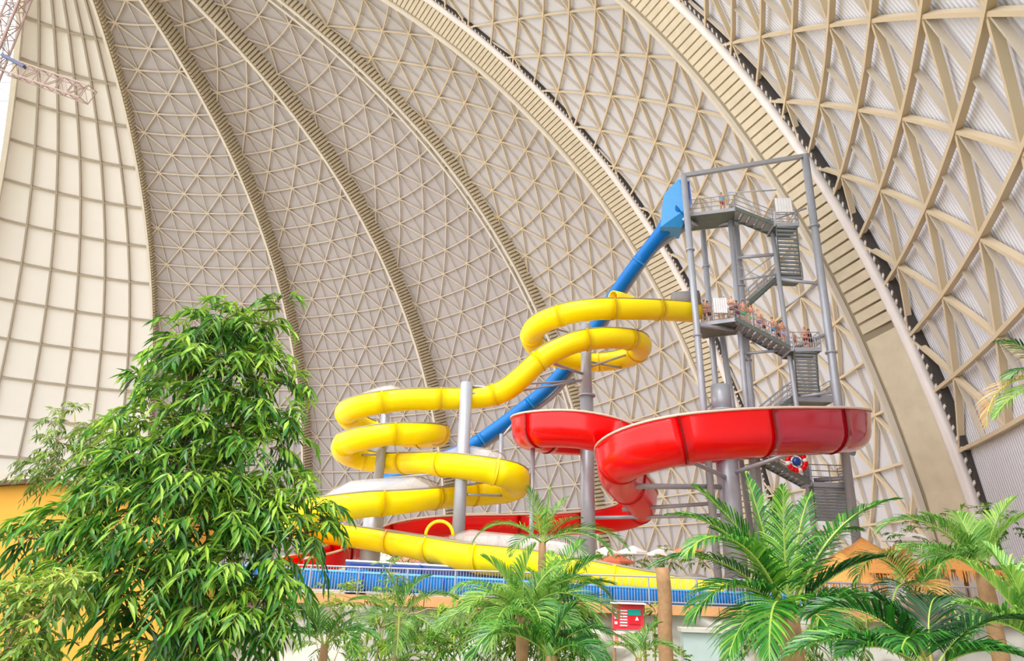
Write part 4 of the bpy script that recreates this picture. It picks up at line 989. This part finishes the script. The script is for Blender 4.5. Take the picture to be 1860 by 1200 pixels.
B3 = [(20, 1110, 9.3, 36), (60, 1085, 9.2, 36), (100, 1070, 9.1, 30), (30, 1160, 9.2, 38), (80, 1130, 9.1, 26), (10, 1190, 9.1, 34), (60, 1180, 9, 24), (135, 1060, 9.1, 22)]
leafy_tree('leafy_branch', 'yellow green leafy branch reaching in at the bottom left corner', B3, .17, .05, 34, M_leafl, [(g0.x, g0.y, 0), tuple(g0), tp(20, 1170, 9.3), tp(75, 1115, 9.2), tp(115, 1075, 9.1)], .05, M_barkl, tint=(.2, .9), droop=.7)
# climbing plant right of the sign and small bushes in front of the rock wall
B4 = [(1190, 1108, 26, 9), (1196, 1125, 26, 8), (1188, 1145, 26, 8), (1194, 1165, 26, 8), (1186, 1185, 26, 9), (1235, 1195, 25.5, 12)]
leafy_tree('climbing_plant', 'bright climbing plant on the wall right of the sign', B4, .14, .09, 160, M_leafl, [(at(1190, 1190, 26).x, 26.2, 0), tp(1190, 1180, 26.2), tp(1190, 1110, 26.2)], .05, M_barkl, cat='plant', droop=.5)
def bush(name, label, blobs, LL, LW, tw_, M, tint=(.2, .9), grp=None, droop=.6):
    x, y, Y, r = blobs[0]; c = at(x, y, Y); zb_ = ZD if Y > 29 else 0
    return leafy_tree(name, label, blobs, LL, LW, tw_, M, [(c.x, c.y, zb_), (c.x, c.y, (zb_ + c.z) / 2), tuple(c)], .06, M_barkl, cat='bush', tint=tint, grp=grp, droop=droop)
bush('shrub', 'light green shrub under the left end of the terrace railing', [(600, 1100, 22, 40), (650, 1090, 22, 36), (565, 1120, 22, 34), (630, 1140, 22, 40), (690, 1120, 22, 34), (590, 1170, 22, 36), (660, 1185, 22, 36)], .3, .06, 20, M_leafl)
bush('shrub', 'grey green shrub growing up in front of the left railing', [(705, 1040, 25, 26), (745, 1065, 25, 26), (700, 1075, 25, 24), (725, 1100, 25, 30), (760, 1120, 25, 30)], .3, .05, 26, M_leaf, tint=(.3, .95))
bush('shrub', 'bushes on the far terrace behind the left slide pole', [(600, 990, 50, 20), (640, 1000, 50, 18), (720, 1005, 50, 16), (770, 1010, 50, 14), (570, 1000, 50, 18)], .5, .12, 60, M_leafl)
bush('shrub', 'low planting on the far terrace right of the central pole', [(1150, 1020, 48, 16), (1210, 1015, 48, 16), (1270, 1020, 48, 16), (1100, 1022, 48, 12)], .5, .12, 60, M_leafl)
bush('shrub', 'dense shrub at the foot of the nearest dome rib', [(1690, 960, 26, 26), (1740, 950, 26, 24), (1790, 940, 26, 24), (1830, 960, 26, 30), (1640, 975, 26, 20)], .3, .07, 30, M_leaf, tint=(.2, .7))
bush('shrub', 'green shrub filling the bottom between rock wall and palms', [(900, 1150, 15, 40), (960, 1170, 15, 42), (840, 1175, 15, 34), (1010, 1140, 15, 34), (780, 1190, 15, 30), (1040, 1185, 15, 30)], .26, .05, 24, M_leaf, tint=(.2, .85))

bush('bamboo_shrub', 'grey green bamboo-like shrub at the bottom, left of the feathery palm', [(690, 1140, 17, 34), (740, 1160, 17, 40), (790, 1125, 17, 38), (840, 1110, 17, 36), (800, 1175, 16.5, 40), (720, 1195, 16.5, 36), (870, 1150, 16.5, 40), (660, 1190, 17, 30)], .3, .05, 26, M_leaf, tint=(.3, 1.0), droop=1.1)
bush('bamboo_shrub', 'bamboo-like shrub under the feathery palm at bottom centre', [(910, 1120, 15.5, 40), (960, 1100, 15.5, 40), (930, 1170, 15, 44), (990, 1155, 15, 44), (1040, 1130, 15, 36), (1050, 1180, 15, 34)], .28, .05, 26, M_leaf, tint=(.3, 1.0), droop=1.1)
bush('bamboo_shrub', 'light shrub low in the frame right of the door', [(1370, 1170, 14, 34), (1410, 1150, 14, 30), (1460, 1175, 13.5, 40), (1520, 1140, 13.5, 34), (1570, 1165, 13.5, 34)], .26, .05, 22, M_leafl, tint=(.1, .8), droop=1.0)
# ------------------------------------------------------------------ palms
Y0 = 20; C = at(985, 985, Y0)
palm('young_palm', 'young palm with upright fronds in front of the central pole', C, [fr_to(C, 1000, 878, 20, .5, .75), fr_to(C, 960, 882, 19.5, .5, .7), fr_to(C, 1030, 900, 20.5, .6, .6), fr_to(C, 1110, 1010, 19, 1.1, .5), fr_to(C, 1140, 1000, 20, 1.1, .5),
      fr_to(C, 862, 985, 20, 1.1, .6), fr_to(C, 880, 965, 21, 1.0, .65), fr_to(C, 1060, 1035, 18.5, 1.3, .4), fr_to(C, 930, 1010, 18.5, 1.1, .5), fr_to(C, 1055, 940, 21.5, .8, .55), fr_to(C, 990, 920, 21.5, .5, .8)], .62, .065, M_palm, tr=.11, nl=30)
Y0 = 14; C = at(950, 1120, Y0)
palm('feathery_palm', 'large feathery light green palm at the bottom centre', C, [fr_to(C, 1080, 1130, 13, 1.2, .6), fr_to(C, 1100, 1080, 14, 1.1, .5), fr_to(C, 1045, 1015, 14.5, .9, .6), fr_to(C, 960, 985, 14, .7, .7), fr_to(C, 880, 1010, 14, .9, .75), fr_to(C, 830, 1070, 13.5, 1.1, .7),
      fr_to(C, 800, 1140, 13, 1.2, .6), fr_to(C, 890, 1180, 12.2, 1.2, .6), fr_to(C, 990, 1190, 12, 1.2, .5), fr_to(C, 1050, 1180, 12.4, 1.2, .35), fr_to(C, 920, 1060, 15, .8, .8), fr_to(C, 1010, 1060, 15, .9, .6), fr_to(C, 850, 1110, 12.5, 1.1, .8)], .75, .07, M_palml, tr=.12, nl=40)
C = at(1000, 1190, 12)
palm('feathery_palm', 'darker palm fronds hanging below the feathery palm', C, [fr_to(C, 1100, 1150, 11.5, 1.1, .3), fr_to(C, 1080, 1200, 11, 1.2, .35), fr_to(C, 880, 1160, 11.5, 1.1, .45), fr_to(C, 940, 1110, 12, .9, .6), fr_to(C, 1040, 1100, 12, .9, .4), fr_to(C, 860, 1200, 11, 1.1, .5)], .7, .06, M_palm, tr=.1, nl=36)
C = at(1010, 1110, 16)
palm('feathery_palm', 'arching palm whose fronds cross the terrace railing right of the young palm', C, [fr_to(C, 1090, 1010, 16, .9, .5), fr_to(C, 1110, 1060, 15.5, 1.1, .4), fr_to(C, 1115, 1120, 15, 1.2, .35), fr_to(C, 1060, 980, 16.5, .7, .55), fr_to(C, 1000, 1000, 16.5, .7, .75), fr_to(C, 950, 1030, 16, .9, .8), fr_to(C, 930, 1100, 15, 1.2, .6), fr_to(C, 1060, 1160, 14.5, 1.2, .3), fr_to(C, 985, 1170, 14.5, 1.2, .6)], .7, .07, M_palm, tr=.1, nl=34)
C = at(1160, 1195, 13)
palm('fern_palm', 'small fan of fronds in front of the information sign', C, [fr_to(C, 1110, 1150, 13, .8, .5), fr_to(C, 1200, 1130, 13.2, .7, .55), fr_to(C, 1090, 1190, 12.6, 1.0, .5), fr_to(C, 1225, 1185, 12.6, 1.0, .5), fr_to(C, 1150, 1150, 13.4, .6, .6)], .38, .045, M_palml, tr=.06, nl=24)
C = at(725, 1120, 16)
palm('fern_palm', 'thin arching fern palm left of centre', C, [fr_to(C, 830, 1090, 16, 1.1, .5), fr_to(C, 640, 1090, 16, 1.1, .6), fr_to(C, 700, 1030, 16, .8, .6), fr_to(C, 780, 1045, 16, .9, .5), fr_to(C, 650, 1160, 15, 1.2, .5), fr_to(C, 800, 1170, 15, 1.2, .4), fr_to(C, 720, 1190, 14.5, 1.2, .5)], .55, .045, M_palml, tr=.07, nl=34)
C = at(590, 1170, 13)
palm('fern_palm', 'small dark fern palm at the foot of the big tree', C, [fr_to(C, 520, 1100, 13, .9, .5), fr_to(C, 640, 1110, 13, .9, .4), fr_to(C, 500, 1170, 12.5, 1.1, .4), fr_to(C, 680, 1160, 12.5, 1.1, .5), fr_to(C, 560, 1090, 13.5, .8, .6), fr_to(C, 640, 1190, 12, 1.1, .5)], .5, .05, M_palm, tr=.07, nl=30)
# broad leaf near the sign
# big right-hand palm
C = at(1432, 1120, 11)
palm('coconut_palm', 'large coconut palm with broad fronds at lower right', C, [fr_to(C, 1360, 855, 11.5, .45, .55), fr_to(C, 1265, 880, 11, .5, .6), fr_to(C, 1190, 1030, 10.5, 1.15, .35), fr_to(C, 1215, 935, 11, .8, .5), fr_to(C, 1470, 890, 12, .5, .45), fr_to(C, 1630, 905, 11.5, .8, .4),
      fr_to(C, 1560, 960, 12.5, .7, .35), fr_to(C, 1265, 1130, 10, 1.2, .45), fr_to(C, 1330, 1190, 9.8, 1.2, .5), fr_to(C, 1590, 1010, 10.5, .9, .15, M_palmd), fr_to(C, 1600, 1100, 10, 1.1, .4), fr_to(C, 1520, 1180, 9.5, 1.2, .4), fr_to(C, 1420, 880, 10.5, .4, .7), fr_to(C, 1400, 1200, 9.3, 1.1, .5), fr_to(C, 1300, 960, 12, .7, .4), fr_to(C, 1250, 1010, 9.8, 1.0, .6)],
     .72, .085, M_palm, tr=.16, nl=40)
C = at(1785, 1040, 14)
palm('coconut_palm', 'palm with drooping olive green fronds right of the thatched huts', C, [fr_to(C, 1600, 965, 14, 1.0, .55), fr_to(C, 1620, 1010, 13.5, 1.1, .5), fr_to(C, 1680, 930, 14.5, .9, .6), fr_to(C, 1740, 930, 14.5, .8, .65), fr_to(C, 1840, 900, 14, .6, .8), fr_to(C, 1880, 930, 13.5, .8, .8), fr_to(C, 1640, 1060, 13, 1.2, .4), fr_to(C, 1700, 1080, 12.5, 1.2, .5), fr_to(C, 1860, 1060, 13, 1.1, .5), fr_to(C, 1790, 960, 15, .6, .6)], .75, .07, M_palml, tr=.14, nl=40)
C = at(1660, 1075, 12.5)
palm('coconut_palm', 'palm with dry tan fronds hanging among green ones', C, [fr_to(C, 1590, 1010, 12, .9, .6, M_dry), fr_to(C, 1700, 1090, 11.5, 1.0, .5, M_dry), fr_to(C, 1560, 1060, 11.5, 1.0, .4), fr_to(C, 1740, 1010, 12, .9, .5), fr_to(C, 1620, 1140, 11, 1.1, .2, M_palmd), fr_to(C, 1750, 1150, 11, 1.1, .2, M_palmd)], .6, .06, M_palm, tr=.12, nl=30)
C = at(1690, 1215, 8)
palm('coconut_palm', 'dark foreground palm across the bottom right', C, [fr_to(C, 1480, 1120, 8, 1.0, .25), fr_to(C, 1540, 1190, 7.5, 1.0, .35), fr_to(C, 1600, 1080, 8.2, .8, .15, M_palmd), fr_to(C, 1700, 1085, 8.5, .8, .1, M_palmd), fr_to(C, 1860, 1130, 8, 1.0, .2, M_palmd), fr_to(C, 1440, 1190, 7.6, 1.0, .45), fr_to(C, 1840, 1190, 7.5, 1.0, .35), fr_to(C, 1640, 1180, 7, 1.0, .3)], .6, .075, M_palm, tr=.12, nl=36)
C = at(1900, 1180, 9)
palm('coconut_palm', 'bright palm with upright fronds at the right edge', C, [fr_to(C, 1745, 1010, 9.3, .6, .75), fr_to(C, 1790, 985, 9.4, .5, .7), fr_to(C, 1840, 1030, 9, .5, .75), fr_to(C, 1730, 1100, 9, .9, .6), fr_to(C, 1760, 1160, 8.6, 1.0, .6), fr_to(C, 1880, 1000, 9.5, .4, .8)], .6, .075, M_palml, tr=.13, nl=32)
C = at(1960, 700, 10)
palm('tall_palm', 'tall palm outside the right edge whose frond tips hang into view', C, [fr_to(C, 1815, 620, 10, .8, .35), fr_to(C, 1840, 690, 9.8, .9, .3), fr_to(C, 1800, 775, 9.8, 1.0, .55, M_dry), fr_to(C, 1815, 760, 9.6, 1.0, .7), fr_to(C, 1880, 560, 10, .6, .4), fr_to(C, 2050, 620, 10, .8, .4), fr_to(C, 2080, 740, 10, 1, .4)], .5, .05, M_palm, tr=.16, nl=34)
# bare trunk
T_ = at(1203, 1030, 21); mb = MB(); n = 16
mb.tube([(T_.x + .03 * math.sin(k), T_.y, T_.z * k / n) for k in range(n + 1)], [.235 - .002 * k + .012 * (k % 2) for k in range(n + 1)], 12)
tag(mb.build('bare_trunk', M_palmt, None, True), 'bare brown tree trunk standing in front of the railing right of the sign', 'trunk')
